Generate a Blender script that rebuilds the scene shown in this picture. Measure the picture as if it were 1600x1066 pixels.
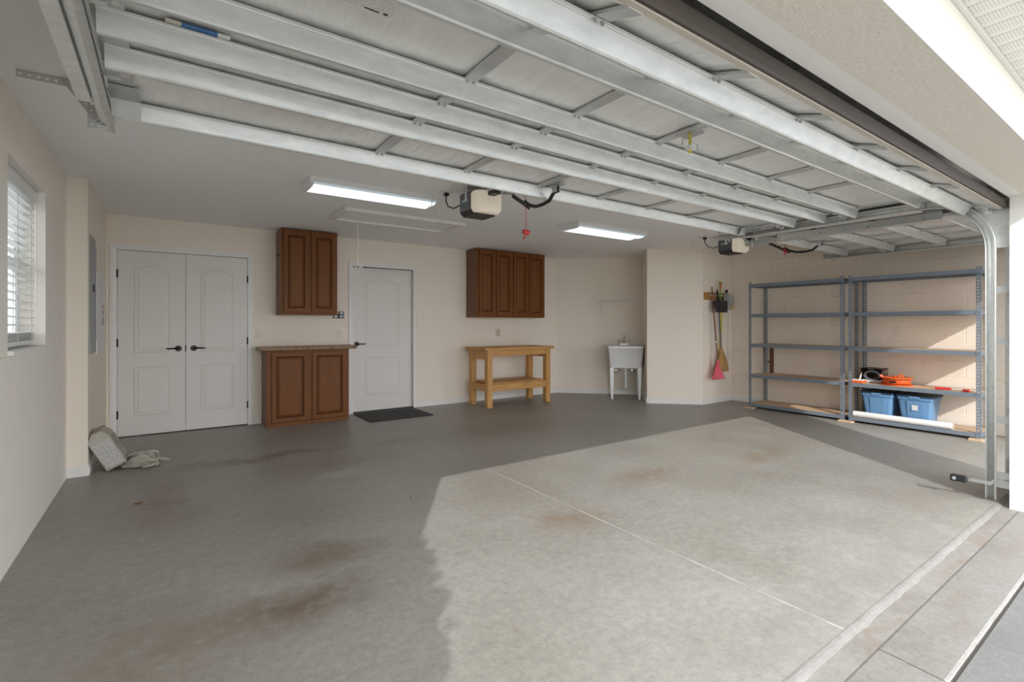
import bpy, bmesh, math, random
from mathutils import Vector
random.seed(7)
for o in list(bpy.data.objects): bpy.data.objects.remove(o)
SC = bpy.context.scene
COL = SC.collection
PI = math.pi

# ------------------------------------------------------------------ camera
YAW = math.atan2(542, 768.6)
cam = bpy.data.cameras.new('camera'); camo = bpy.data.objects.new('camera', cam); COL.objects.link(camo)
cam.sensor_width = 36; cam.lens = 768.6*36/1600; cam.shift_y = -26/1600; cam.clip_start = .02
camo.location = (0, 0, 1.243); camo.rotation_euler = (PI/2, 0, -YAW)
SC.camera = camo

# ------------------------------------------------------------------ world, sun, exposure
SUN_E = 2.25; SKY = 2.9
SUN_DIR = Vector((.65, 1, -.681))
W = bpy.data.worlds.new('world'); SC.world = W; W.use_nodes = True
bg = W.node_tree.nodes['Background']
bg.inputs[0].default_value = (.93, .96, 1.0, 1); bg.inputs[1].default_value = SKY
sun = bpy.data.lights.new('sun', 'SUN'); sun.energy = SUN_E; sun.angle = .009; sun.color = (1, .975, .93)
suno = bpy.data.objects.new('sun', sun); COL.objects.link(suno); suno.location = (-6, -10, 9)
suno.rotation_euler = SUN_DIR.to_track_quat('-Z', 'Y').to_euler()
SC.view_settings.view_transform = 'Standard'; SC.view_settings.look = 'None'
SC.view_settings.gamma = 1; SC.view_settings.use_curve_mapping = False
SC.view_settings.exposure = 0.5
LAMP = 0.8

# ------------------------------------------------------------------ materials
def nd(t, typ, **kw):
    n = t.nodes.new(typ)
    for k, v in kw.items():
        if k.startswith('i_'):
            key = k[2:]
            n.inputs[int(key) if key.isdigit() else key.replace('_', ' ')].default_value = v
        else: setattr(n, k, v)
    return n
def mat(name, col, rough=.6, metal=0., noise=None, bump=None, emit=None, spec=.5, stretch=None, alpha=None):
    """noise=(scale, colour2, lo, hi); bump=(scale, strength); stretch=object-space scale of the noise"""
    m = bpy.data.materials.new(name); m.use_nodes = True; t = m.node_tree
    b = t.nodes['Principled BSDF']
    b.inputs['Base Color'].default_value = (*col, 1); b.inputs['Roughness'].default_value = rough
    b.inputs['Metallic'].default_value = metal; b.inputs['Specular IOR Level'].default_value = spec
    tc = nd(t, 'ShaderNodeTexCoord'); vec = tc.outputs['Object']
    if stretch:
        mp = nd(t, 'ShaderNodeMapping'); mp.inputs['Scale'].default_value = stretch
        t.links.new(vec, mp.inputs[0]); vec = mp.outputs[0]
    if noise:
        n = nd(t, 'ShaderNodeTexNoise'); n.inputs['Scale'].default_value = noise[0]; n.inputs['Detail'].default_value = 6
        n.inputs['Roughness'].default_value = .62
        t.links.new(vec, n.inputs['Vector'])
        r = nd(t, 'ShaderNodeValToRGB'); r.color_ramp.elements[0].position = noise[2]; r.color_ramp.elements[1].position = noise[3]
        r.color_ramp.elements[0].color = (*col, 1); r.color_ramp.elements[1].color = (*noise[1], 1)
        t.links.new(n.outputs[0], r.inputs[0]); t.links.new(r.outputs[0], b.inputs['Base Color'])
    if bump:
        n2 = nd(t, 'ShaderNodeTexNoise'); n2.inputs['Scale'].default_value = bump[0]; n2.inputs['Detail'].default_value = 4
        t.links.new(vec, n2.inputs['Vector'])
        bp = nd(t, 'ShaderNodeBump'); bp.inputs['Strength'].default_value = bump[1]; bp.inputs['Distance'].default_value = .01
        t.links.new(n2.outputs[0], bp.inputs['Height']); t.links.new(bp.outputs[0], b.inputs['Normal'])
    if emit:
        b.inputs['Emission Color'].default_value = (*emit[0], 1); b.inputs['Emission Strength'].default_value = emit[1]
    return m
def concrete(name, base, dark, light, stains, rough=.55, scale=1.0, brown=(.30, .22, .15)):
    m = bpy.data.materials.new(name); m.use_nodes = True; t = m.node_tree; L = t.links
    b = t.nodes['Principled BSDF']; b.inputs['Roughness'].default_value = rough
    tc = nd(t, 'ShaderNodeTexCoord'); vec = tc.outputs['Object']
    def nz(s, d=8, r=.65):
        n = nd(t, 'ShaderNodeTexNoise'); n.inputs['Scale'].default_value = s; n.inputs['Detail'].default_value = d
        n.inputs['Roughness'].default_value = r; L.new(vec, n.inputs['Vector']); return n.outputs[0]
    def ramp(f, p0, p1, c0, c1):
        r = nd(t, 'ShaderNodeValToRGB'); r.color_ramp.elements[0].position = p0; r.color_ramp.elements[1].position = p1
        r.color_ramp.elements[0].color = (*c0, 1); r.color_ramp.elements[1].color = (*c1, 1); L.new(f, r.inputs[0]); return r.outputs[0]
    def mix(f, a, c, typ='MIX'):
        x = nd(t, 'ShaderNodeMix', data_type='RGBA', blend_type=typ)
        if isinstance(f, float): x.inputs[0].default_value = f
        else: L.new(f, x.inputs[0])
        for s, v in ((x.inputs[6], a), (x.inputs[7], c)):
            if isinstance(v, tuple): s.default_value = (*v, 1)
            else: L.new(v, s)
        return x.outputs[2]
    c = ramp(nz(1.1*scale, 10, .72), .38, .62, tuple(v*.90 for v in dark), tuple(min(1, v*1.06) for v in light))
    c = mix(ramp(nz(4.5*scale, 9, .7), .44, .70, (0, 0, 0), (.45,)*3), c, tuple(v*.84*t_ for v, t_ in zip(base, (1.03, .98, .92))))
    c = mix(.50, c, ramp(nz(22*scale, 10, .82), .34, .66, tuple(v*.60 for v in base), tuple(min(1, v*1.36) for v in base)))
    c = mix(ramp(nz(95*scale, 3, .6), .58, .70, (0, 0, 0), (.5,)*3), c, tuple(v*.5 for v in base))
    # stains with ragged shapes of their own
    wn = nd(t, 'ShaderNodeTexNoise'); wn.inputs['Scale'].default_value = 3.2; wn.inputs['Detail'].default_value = 7; L.new(vec, wn.inputs['Vector'])
    sub = nd(t, 'ShaderNodeVectorMath', operation='SUBTRACT'); L.new(wn.outputs['Color'], sub.inputs[0]); sub.inputs[1].default_value = (.5, .5, .5)
    sc = nd(t, 'ShaderNodeVectorMath', operation='SCALE'); L.new(sub.outputs[0], sc.inputs[0]); sc.inputs['Scale'].default_value = .5
    ad = nd(t, 'ShaderNodeVectorMath', operation='ADD'); L.new(vec, ad.inputs[0]); L.new(sc.outputs[0], ad.inputs[1])
    ragged = nz(7.5, 10, .75)
    for (sx, sy, rx, ry, amt, colr) in stains:
        mp = nd(t, 'ShaderNodeMapping', vector_type='POINT')
        mp.inputs['Location'].default_value = (-sx/rx, -sy/ry, 0); mp.inputs['Scale'].default_value = (1/rx, 1/ry, 0)
        L.new(ad.outputs[0], mp.inputs[0])
        ln = nd(t, 'ShaderNodeVectorMath', operation='LENGTH'); L.new(mp.outputs[0], ln.inputs[0])
        mr = nd(t, 'ShaderNodeMapRange'); mr.inputs['From Min'].default_value = .15; mr.inputs['From Max'].default_value = 1.0
        mr.inputs['To Min'].default_value = amt; mr.inputs['To Max'].default_value = 0
        L.new(ln.outputs['Value'], mr.inputs['Value'])
        rg_ = nd(t, 'ShaderNodeMapRange'); rg_.inputs['From Min'].default_value = .30; rg_.inputs['From Max'].default_value = .53
        L.new(ragged, rg_.inputs['Value'])
        mu = nd(t, 'ShaderNodeMath', operation='MULTIPLY'); L.new(mr.outputs[0], mu.inputs[0]); L.new(rg_.outputs[0], mu.inputs[1])
        c = mix(mu.outputs[0], c, colr or brown)
    L.new(c, b.inputs['Base Color'])
    bp = nd(t, 'ShaderNodeBump'); bp.inputs['Strength'].default_value = .18; bp.inputs['Distance'].default_value = .004
    L.new(nz(60*scale, 6, .7), bp.inputs['Height']); L.new(bp.outputs[0], b.inputs['Normal'])
    rr = nd(t, 'ShaderNodeMapRange'); rr.inputs['To Min'].default_value = rough-.12; rr.inputs['To Max'].default_value = rough+.18
    L.new(nz(2.2*scale), rr.inputs['Value']); L.new(rr.outputs[0], b.inputs['Roughness'])
    return m
def printed(name, paper, ink, sx, sy, rough=.6, axis=(0, 1)):
    """rows of illegible small print on a paper label"""
    m = bpy.data.materials.new(name); m.use_nodes = True; t = m.node_tree; L = t.links
    b = t.nodes['Principled BSDF']; b.inputs['Roughness'].default_value = rough
    tc = nd(t, 'ShaderNodeTexCoord'); mp = nd(t, 'ShaderNodeMapping'); L.new(tc.outputs['Generated'], mp.inputs[0])
    s = [1, 1, 1]; s[axis[0]] = sx; s[axis[1]] = sy; mp.inputs['Scale'].default_value = s
    n = nd(t, 'ShaderNodeTexNoise'); n.inputs['Scale'].default_value = 1; n.inputs['Detail'].default_value = 1; L.new(mp.outputs[0], n.inputs['Vector'])
    r = nd(t, 'ShaderNodeValToRGB'); r.color_ramp.elements[0].position = .52; r.color_ramp.elements[1].position = .62
    r.color_ramp.elements[0].color = (*paper, 1); r.color_ramp.elements[1].color = (*ink, 1)
    L.new(n.outputs[0], r.inputs[0]); L.new(r.outputs[0], b.inputs['Base Color']); return m

M = {}
M['wall'] = mat('wall_paint', (.89, .80, .69), .75, bump=(220, .10))
M['wall_rough'] = mat('wall_paint_textured', (.90, .85, .775), .75, bump=(38, .20))
M['block'] = mat('painted_block', (.85, .745, .63), .7, noise=(3, (.87, .78, .67), .3, .7), bump=(130, .25))
M['mortar'] = mat('painted_mortar', (.84, .735, .62), .75, bump=(150, .25))
M['ceil'] = mat('ceiling_paint', (.95, .945, .93), .85, bump=(90, .22))
M['trim'] = mat('trim_paint', (.84, .81, .775), .4)
M['door'] = mat('door_paint', (.77, .735, .685), .42, bump=(300, .03))
M['stucco'] = mat('stucco', (.80, .75, .655), .85, bump=(70, .35))
M['jamb'] = mat('jamb_paint', (.86, .84, .80), .6, bump=(160, .06))
M['soffit'] = None
M['galv'] = mat('galvanised_steel', (.72, .735, .72), .40, .62, noise=(26, (.86, .875, .86), .32, .7), stretch=(.35, 1, 1))
M['galv_dark'] = mat('galvanised_steel_dull', (.58, .59, .58), .42, .6, noise=(10, (.68, .69, .68), .3, .7))
M['zinc'] = mat('zinc_hardware', (.55, .56, .57), .35, .85)
M['foil'] = mat('foil_insulation', (.86, .86, .84), .32, .3, noise=(5, (.95, .95, .93), .3, .7), bump=(6, .9), stretch=(3.6, .8, 1))
M['black'] = mat('black_plastic', (.015, .015, .016), .4)
M['blackmetal'] = mat('black_steel', (.02, .019, .018), .45, .3)
M['bronze'] = mat('dark_bronze', (.025, .02, .017), .35, .6)
M['seal'] = mat('brown_rubber_seal', (.040, .029, .022), .6, noise=(30, (.065, .048, .036), .35, .7), stretch=(.12, 1, 6))
M['retainer'] = mat('tan_aluminium', (.62, .57, .49), .5, .2, noise=(9, (.55, .49, .41), .4, .7), stretch=(.3, 1, 1))
M['darkwood_in'] = mat('bare_header_wood', (.16, .12, .08), .8, noise=(8, (.22, .17, .12), .3, .7), stretch=(.3, 1, 5))
M['cab'] = mat('stained_cabinet_wood', (.150, .047, .007), .5, noise=(6, (.215, .074, .013), .3, .72), spec=.3, stretch=(6, 6, .55))
M['cabglaze'] = mat('glazed_moulding_wood', (.085, .024, .004), .45, spec=.25)
M['cabside'] = mat('stained_cabinet_side', (.150, .062, .026), .45, noise=(9, (.195, .085, .038), .3, .72), stretch=(6, 6, .5))
M['counter'] = mat('laminate_counter', (.36, .22, .12), .35, noise=(22, (.16, .085, .045), .42, .64))
M['pine'] = mat('pine_lumber', (.62, .335, .11), .5, noise=(7, (.47, .22, .06), .40, .72), stretch=(.6, 6, 6))
M['pinev'] = mat('pine_lumber_upright', (.62, .335, .11), .5, noise=(7, (.47, .22, .06), .42, .74), stretch=(6, 6, .6))
M['pb'] = mat('particle_board', (.66, .47, .31), .8, noise=(60, (.52, .35, .21), .4, .7))
M['shelfsteel'] = mat('grey_blue_shelf_steel', (.20, .235, .28), .42, .15)
M['concrete_in'] = concrete('garage_slab_concrete', (0.326, 0.310, 0.280), (0.282, 0.259, 0.225), (0.374, 0.361, 0.332), [
    (.44, 2.33, .50, .24, 0.85, (0.153, 0.111, 0.075)), (.72, 2.75, .34, .22, 0.70, (0.179, 0.132, 0.093)), (.74, 5.1, .95, .20, 0.90, (0.179, 0.128, 0.089)), (2.12, 2.36, .33, .22, 0.90, (0.257, 0.192, 0.136)),
    (3.28, 2.72, .45, .25, 0.85, (0.257, 0.199, 0.142)), (4.62, 2.45, .55, .22, 0.85, (0.285, 0.220, 0.157)), (.0, 4.2, .30, .9, 0.70, (0.214, 0.160, 0.118)),
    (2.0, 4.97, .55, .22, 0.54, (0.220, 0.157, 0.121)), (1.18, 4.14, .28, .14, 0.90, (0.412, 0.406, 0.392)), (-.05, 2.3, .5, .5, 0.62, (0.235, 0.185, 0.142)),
    (1.3, 4.6, .8, .35, 0.46, (0.214, 0.164, 0.121)), (3.0, .98, 2.2, .10, 0.46, (0.242, 0.235, 0.220)), (3.6, 4.9, 1.2, .5, 0.46, (0.220, 0.179, 0.142))], rough=.40)
M['joint'] = mat('joint_filler', (.60, .59, .56), .8, noise=(6, (.36, .33, .29), .4, .6))
M['lip'] = concrete('slab_lip_concrete', (0.230, 0.221, 0.205), (0.196, 0.184, 0.168), (0.265, 0.255, 0.239), [], scale=2)
M['band'] = concrete('door_seat_concrete', (0.281, 0.264, 0.241), (0.241, 0.218, 0.194), (0.320, 0.303, 0.281), [(2.2, .76, .5, .03, .6, (0.235, 0.174, 0.129)), (3.6, .76, .8, .03, .6, (0.235, 0.174, 0.129))], scale=1.6)
M['apron'] = concrete('apron_concrete', (0.233, 0.224, 0.206), (0.202, 0.188, 0.168), (0.269, 0.260, 0.242), [(2.9, .64, .4, .07, .5, (0.206, 0.166, 0.134)), (4.0, .66, .6, .06, .4, (0.224, 0.179, 0.149))], scale=1.8)
M['drive'] = concrete('driveway_concrete', (0.181, 0.181, 0.176), (0.160, 0.158, 0.151), (0.202, 0.199, 0.193), [], rough=.75, scale=2.5)
M['gap'] = mat('expansion_gap', (.10, .09, .08), .9)
M['white_plastic'] = mat('white_plastic', (.80, .79, .77), .35)
M['almond'] = mat('almond_plastic', (.60, .54, .40), .4)
M['plate'] = mat('cream_plate', (.78, .72, .62), .4)
M['sink'] = mat('sink_thermoplastic', (.82, .81, .79), .3)
M['chrome'] = mat('chrome', (.75, .75, .75), .12, 1)
M['pvc'] = mat('white_pvc', (.86, .86, .85), .3)
M['rubbermat'] = mat('black_rubber_mat', (.035, .035, .036), .85, noise=(70, (.075, .075, .075), .35, .7), bump=(120, .6))
M['blind'] = mat('white_blind', (.84, .85, .84), .5)
M['vinyl'] = mat('white_vinyl', (.85, .86, .85), .35)
M['panelgrey'] = mat('grey_enamel_panel', (.36, .37, .36), .5)
M['boxwhite'] = mat('white_enamel_box', (.78, .775, .76), .45)
M['lens'] = mat('warm_lamp_lens', (.80, .76, .70), .35, noise=(6, (.84, .80, .74), .3, .7), emit=((1, .80, .55), .14))
M['opener_side'] = mat('opener_grey', (.10, .11, .115), .45)
M['opener_bottom'] = mat('opener_dark', (.035, .028, .026), .5)
M['plaque'] = mat('silver_plaque', (.45, .48, .5), .4, .3, noise=(90, (.22, .24, .26), .48, .6))
M['red'] = mat('red_plastic', (.60, .035, .035), .45)
M['redcord'] = mat('red_cord', (.55, .05, .05), .7)
M['wirewhite'] = mat('pale_cord', (.62, .58, .50), .6)
M['diffuser'] = mat('lamp_diffuser', (.70, .76, .80), .4, emit=((.72, .88, 1.0), .16))
M['lamp'] = mat('lamp_lobe_glow', (.85, .9, .95), .4, emit=((.86, .95, 1.0), LAMP))
M['fixture'] = mat('lamp_housing', (.82, .82, .81), .4)
M['rope'] = mat('white_rope', (.80, .78, .72), .8)
M['blue'] = mat('blue_bin_plastic', (.13, .27, .46), .42, noise=(4, (.15, .30, .50), .3, .7))
M['lid'] = mat('navy_lid_plastic', (.02, .045, .085), .4)
M['paper'] = mat('white_paper', (.83, .82, .80), .6)
M['orange'] = mat('orange_plastic', (.75, .13, .02), .45)
M['orangecord'] = mat('orange_cord', (.80, .16, .03), .5, noise=(60, (.60, .08, .015), .45, .6))
M['pink'] = mat('pink_plastic', (.80, .12, .18), .45)
M['rakehandle'] = mat('brown_handle', (.20, .085, .055), .5, noise=(12, (.30, .16, .12), .4, .7), stretch=(4, 4, .7))
M['bluehandle'] = mat('slate_handle', (.085, .09, .13), .45)
M['yellow'] = mat('yellow_plastic', (.72, .58, .035), .45)
M['straw'] = mat('broom_straw', (.60, .37, .13), .8, noise=(16, (.44, .25, .075), .35, .7), bump=(40, .9), stretch=(6, 6, .3))
M['mop'] = mat('grey_mop_strands', (.42, .41, .39), .9, noise=(40, (.60, .58, .55), .35, .7), bump=(50, .8))
M['green'] = mat('green_bristle', (.10, .33, .05), .6)
M['rackwood'] = mat('honey_board', (.48, .235, .07), .45, noise=(6, (.36, .16, .045), .35, .7), stretch=(.6, 5, 5))
M['leather'] = mat('brown_leather', (.17, .075, .03), .55)
M['canvas'] = mat('off_white_canvas', (.46, .43, .36), .85, noise=(14, (.30, .275, .225), .38, .68), bump=(60, .5))
M['carton'] = printed('printed_carton', (.52, .49, .43), (.30, .29, .285), 9, 15, axis=(1, 2))
M['cartonplain'] = mat('grubby_carton', (.50, .47, .40), .8, noise=(5, (.34, .29, .22), .40, .75))
M['leaf'] = mat('dry_leaf', (.24, .07, .02), .7)
M['sticker'] = printed('warning_sticker', (.74, .73, .69), (.42, .41, .40), 110, 16, axis=(0, 1))
M['label'] = printed('paper_label', (.74, .72, .68), (.45, .48, .55), 9, 6, axis=(1, 2))
M['bluelabel'] = mat('blue_sticker', (.04, .17, .42), .4)
M['yellowlabel'] = mat('yellow_sticker', (.55, .50, .12), .5)
M['picbox'] = printed('dark_product_box', (.05, .028, .022), (.30, .26, .21), 3, 3.2, axis=(1, 2))
M['greenleaf'] = mat('shrub_leaf', (.06, .13, .03), .6, noise=(3, (.10, .19, .045), .3, .7))
M['bark'] = mat('bark', (.12, .085, .06), .9)
M['glass'] = None
def glassmat():
    m = bpy.data.materials.new('window_glass'); m.use_nodes = True; t = m.node_tree
    b = t.nodes['Principled BSDF']; b.inputs['Roughness'].default_value = .02; b.inputs['Transmission Weight'].default_value = 1
    b.inputs['IOR'].default_value = 1.05; b.inputs['Base Color'].default_value = (.95, .98, .98, 1); return m
M['glass'] = glassmat()
def soffitmat():
    m = bpy.data.materials.new('vented_vinyl'); m.use_nodes = True; t = m.node_tree; L = t.links
    b = t.nodes['Principled BSDF']; b.inputs['Roughness'].default_value = .5
    tc = nd(t, 'ShaderNodeTexCoord'); mp = nd(t, 'ShaderNodeMapping'); mp.inputs['Scale'].default_value = (105, 105, 1); L.new(tc.outputs['Object'], mp.inputs[0])
    fr = nd(t, 'ShaderNodeVectorMath', operation='FRACTION'); L.new(mp.outputs[0], fr.inputs[0])
    sb = nd(t, 'ShaderNodeVectorMath', operation='SUBTRACT'); L.new(fr.outputs[0], sb.inputs[0]); sb.inputs[1].default_value = (.5, .5, 0)
    ml = nd(t, 'ShaderNodeVectorMath', operation='MULTIPLY'); L.new(sb.outputs[0], ml.inputs[0]); ml.inputs[1].default_value = (1, 1, 0)
    ln = nd(t, 'ShaderNodeVectorMath', operation='LENGTH'); L.new(ml.outputs[0], ln.inputs[0])
    lt = nd(t, 'ShaderNodeMath', operation='LESS_THAN'); L.new(ln.outputs['Value'], lt.inputs[0]); lt.inputs[1].default_value = .25
    sx_ = nd(t, 'ShaderNodeSeparateXYZ'); L.new(tc.outputs['Object'], sx_.inputs[0])
    m1 = nd(t, 'ShaderNodeMath', operation='LESS_THAN'); L.new(sx_.outputs['X'], m1.inputs[0]); m1.inputs[1].default_value = -1.5+.067
    m2 = nd(t, 'ShaderNodeMath', operation='MULTIPLY'); L.new(m1.outputs[0], m2.inputs[0]); L.new(lt.outputs[0], m2.inputs[1]); lt = m2
    mx = nd(t, 'ShaderNodeMix', data_type='RGBA'); L.new(lt.outputs[0], mx.inputs[0])
    mx.inputs[6].default_value = (.82, .81, .76, 1); mx.inputs[7].default_value = (.46, .455, .43, 1)
    L.new(mx.outputs[2], b.inputs['Base Color']); return m
M['soffit'] = soffitmat()
M['soffit_plain'] = mat('plain_vinyl', (.82, .81, .76), .5)

# ------------------------------------------------------------------ mesh building
WL = {}
class MB:
    def __init__(s): s.v = []; s.f = []
    def add(s, vs, fs):
        n = len(s.v); s.v += [tuple(v) for v in vs]; s.f += [tuple(i+n for i in f) for f in fs]; return s
    def box(s, x0, y0, z0, x1, y1, z1):
        return s.add([(x0,y0,z0),(x1,y0,z0),(x1,y1,z0),(x0,y1,z0),(x0,y0,z1),(x1,y0,z1),(x1,y1,z1),(x0,y1,z1)],
                     [(0,3,2,1),(4,5,6,7),(0,1,5,4),(1,2,6,5),(2,3,7,6),(3,0,4,7)])
    def prism(s, poly, axis, a, b):
        """poly: 2-D outline in the two other axes (x: y,z; y: x,z; z: x,y), extruded from a to b"""
        def p(u, w, t): return (t,u,w) if axis == 'x' else (u,t,w) if axis == 'y' else (u,w,t)
        n = len(poly)
        s.add([p(u,w,a) for u,w in poly]+[p(u,w,b) for u,w in poly],
              [tuple(range(n))[::-1], tuple(range(n,2*n))]+[(i,(i+1)%n,n+(i+1)%n,n+i) for i in range(n)]); return s
    def strip(s, prof, axis, a, b, th=.0015):
        """thin folded sheet: open profile given thickness, extruded"""
        pr = [Vector(p) for p in prof]; out = []
        for i, p in enumerate(pr):
            d = (pr[min(i+1,len(pr)-1)]-pr[max(i-1,0)]).normalized(); out.append(p+Vector((-d.y, d.x))*th)
        def P(q, t): return (t,q[0],q[1]) if axis == 'x' else (q[0],t,q[1]) if axis == 'y' else (q[0],q[1],t)
        n = len(pr)
        for i in range(n-1):
            q = [pr[i], pr[i+1], out[i+1], out[i]]
            s.add([P(k,a) for k in q]+[P(k,b) for k in q], [(0,1,5,4),(1,2,6,5),(2,3,7,6),(3,0,4,7),(0,3,2,1),(4,5,6,7)])
        return s
    def tube(s, pts, r, n=8, closed=False):
        pts = [Vector(p) for p in pts]; m = len(pts); rings = []
        up = Vector((0,0,1)); prev = None
        for i, p in enumerate(pts):
            if closed: d = pts[(i+1)%m]-pts[i-1]
            else: d = pts[min(i+1,m-1)]-pts[max(i-1,0)]
            d.normalize()
            if prev is None:
                a = d.cross(up)
                if a.length < .05: a = d.cross(Vector((1,0,0)))
            else: a = prev-d*prev.dot(d)
            a.normalize(); prev = a; b = d.cross(a)
            rr = r[i] if isinstance(r, (list, tuple)) else r
            rings.append([p+a*rr*math.cos(2*PI*k/n)+b*rr*math.sin(2*PI*k/n) for k in range(n)])
        base = len(s.v); s.v += [tuple(q) for R in rings for q in R]
        for i in range(m if closed else m-1):
            j = (i+1) % m
            for k in range(n):
                s.f.append((base+i*n+k, base+i*n+(k+1)%n, base+j*n+(k+1)%n, base+j*n+k))
        if not closed:
            s.f.append(tuple(base+k for k in range(n))[::-1]); s.f.append(tuple(base+(m-1)*n+k for k in range(n)))
        return s
    def cyl(s, p0, p1, r0, r1=None, n=12): return s.tube([p0, p1], [r0, r0 if r1 is None else r1], n)
    def ball(s, c, rx, ry, rz, n=10, m=6):
        vs = [(c[0],c[1],c[2]-rz)]; fs = []
        for i in range(1, m):
            a = PI*i/m-PI/2
            for k in range(n): vs.append((c[0]+rx*math.cos(a)*math.cos(2*PI*k/n), c[1]+ry*math.cos(a)*math.sin(2*PI*k/n), c[2]+rz*math.sin(a)))
        vs.append((c[0],c[1],c[2]+rz)); T = len(vs)-1
        for k in range(n):
            fs.append((0, 1+(k+1)%n, 1+k)); fs.append((T, T-n+k, T-n+(k+1)%n))
            for i in range(m-2): a = 1+i*n; fs.append((a+k, a+(k+1)%n, a+n+(k+1)%n, a+n+k))
        return s.add(vs, fs)
    def rings(s, rs, cap=True):
        n = len(rs[0]); base = len(s.v); s.v += [tuple(p) for r in rs for p in r]
        for i in range(len(rs)-1):
            for k in range(n): s.f.append((base+i*n+k, base+i*n+(k+1)%n, base+(i+1)*n+(k+1)%n, base+(i+1)*n+k))
        if cap: s.f.append(tuple(base+(len(rs)-1)*n+k for k in range(n)))
        return s
    def perf(s, o, e, w, L, wd, pitch, r, fn=None):
        """flat strip from o along unit e, width wd along unit w, with one row of round holes"""
        o, e, w = Vector(o), Vector(e), Vector(w); n = max(1, int(L/pitch)); pt = L/n
        for i in range(n):
            c = o+e*(i+.5)*pt+w*wd/2; hx, hw = pt/2, wd/2
            out = [(hx,0),(hx,hw),(0,hw),(-hx,hw),(-hx,0),(-hx,-hw),(0,-hw),(hx,-hw)]
            inn = [(r*math.cos(k*PI/4), r*math.sin(k*PI/4)) for k in range(8)]
            s.add([c+e*a+w*b for a, b in out]+[c+e*a+w*b for a, b in inn], [(k,(k+1)%8,8+(k+1)%8,8+k) for k in range(8)])
        return s
    def build(s, name, m, parent=None, loc=(0,0,0), smooth=False, bevel=0, solid=0, seg=1):
        off = Vector(WL[parent.name]) if parent is not None else Vector(loc)
        me = bpy.data.meshes.new(name); me.from_pydata([tuple(Vector(v)-off) for v in s.v], [], s.f)
        b = bmesh.new(); b.from_mesh(me)
        if not solid: bmesh.ops.recalc_face_normals(b, faces=b.faces)
        b.to_mesh(me); b.free()
        if smooth:
            for p in me.polygons: p.use_smooth = True
            me.set_sharp_from_angle(angle=math.radians(38))
        me.materials.append(M[m] if isinstance(m, str) else m)
        o = bpy.data.objects.new(name, me); COL.objects.link(o)
        if parent is not None: o.parent = parent
        else: o.location = loc
        WL[o.name] = tuple(off)
        if solid:
            md = o.modifiers.new('thickness', 'SOLIDIFY'); md.thickness = solid; md.offset = 0
        if bevel:
            md = o.modifiers.new('edge', 'BEVEL'); md.width = bevel; md.segments = seg; md.limit_method = 'ANGLE'; md.angle_limit = .6
        return o
def tag(o, label=None, cat=None, group=None, kind=None):
    if label: o['label'] = label
    if cat: o['category'] = cat
    if group: o['group'] = group
    if kind: o['kind'] = kind
    return o
def thing(name, label, cat, loc=(0,0,0), rz=0, group=None, kind=None):
    o = bpy.data.objects.new(name, None); COL.objects.link(o); o.location = loc; o.rotation_euler = (0,0,rz)
    o.empty_display_size = .1
    WL[o.name] = tuple(loc) if rz == 0 else (0,0,0)
    return tag(o, label, cat, group, kind)
def struct(o, label, cat): return tag(o, label, cat, None, 'structure')
def inst(src, d=(0,0,0), parent=None, rot=None):
    o = src.copy(); COL.objects.link(o); o.location = Vector(src.location)+Vector(d)
    if parent is not None: o.parent = parent
    if rot: o.rotation_euler = rot
    WL[o.name] = WL[src.name]
    return o
def copy_tree(root, loc, rz=None):
    r = root.copy(); COL.objects.link(r); r.location = loc
    if rz is not None: r.rotation_euler = (0,0,rz)
    for ch in [c for c in bpy.data.objects if c.parent == root]:
        c = ch.copy(); COL.objects.link(c); c.parent = r
        for g in [q for q in bpy.data.objects if q.parent == ch]:
            d = g.copy(); COL.objects.link(d); d.parent = c
    return r

# ------------------------------------------------------------------ room dimensions
XL, XL2, YS, YB, XR, ZC = -.65, -.52, 5.32, 6.87, 7.61, 2.44
YO, YI = .50, .785                 # outer and inner face of the door wall
ZH = 2.105                         # head of the door openings
OX0, OX1, GX0, GX1 = -.178, 4.70, 5.37, 7.20
P1, P2, P3, P4 = (5.82, 6.87), (6.895, 5.795), (6.22, 5.12), (6.81, 4.53)

# floor: slabs on a base, saw joints between them
fl = MB().box(-.9, .86, -.25, 7.9, 7.1, -.0004).build('floor', 'joint'); struct(fl, 'grey mottled concrete garage floor with saw-cut joints', 'floor')
JX, JY, g = 2.262, 3.60, .0035
for (x0, x1, y0, y1) in ((-.9, JX-g, .86, JY-.0012), (JX+g, 7.9, .86, JY-.0012), (-.9, JX-g, JY+.0012, 7.1), (JX+g, 7.9, JY+.0012, 7.1)):
    MB().box(x0, y0, -.004, x1, y1, 0).build('slab', 'concrete_in', fl)
lp = MB()
xs = [-.9+i*.06 for i in range(148)]
random.seed(3)
prof = []
for x in xs:
    j = random.uniform(-.004, .004); prof.append([(x, .86, .0), (x, .850+j, -.0006), (x, .838+j, -.0045), (x, .822+j, -.0125), (x, .815+j, -.05)])
for a, b in zip(prof, prof[1:]):
    for k in range(4): lp.add([a[k], b[k], b[k+1], a[k+1]], [(0,1,2,3)])
lipo = lp.build('slab_lip', 'lip', fl, smooth=True)
bd = MB().box(-.9, .745, -.25, 7.9, .835, -.014).build('threshold_strip', 'band'); struct(bd, 'recessed concrete door seat strip across the garage entrance', 'threshold')
ap = MB().box(-.9, .538, -.25, 7.9, .743, -.03).build('apron', 'joint'); struct(ap, 'pale concrete apron strip outside the door seat', 'apron')
for x0, x1 in ((-.9, JX-.004), (JX+.004, 7.9)):
    MB().prism([(.538, -.03), (.743, -.03), (.743, -.018), (.735, -.0155), (.545, -.024), (.538, -.028)], 'x', x0, x1).build('apron_slab', 'apron', ap)
MB().box(-.9, .522, -.25, 7.9, .538, -.045).build('expansion_joint', 'gap', ap)
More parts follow.
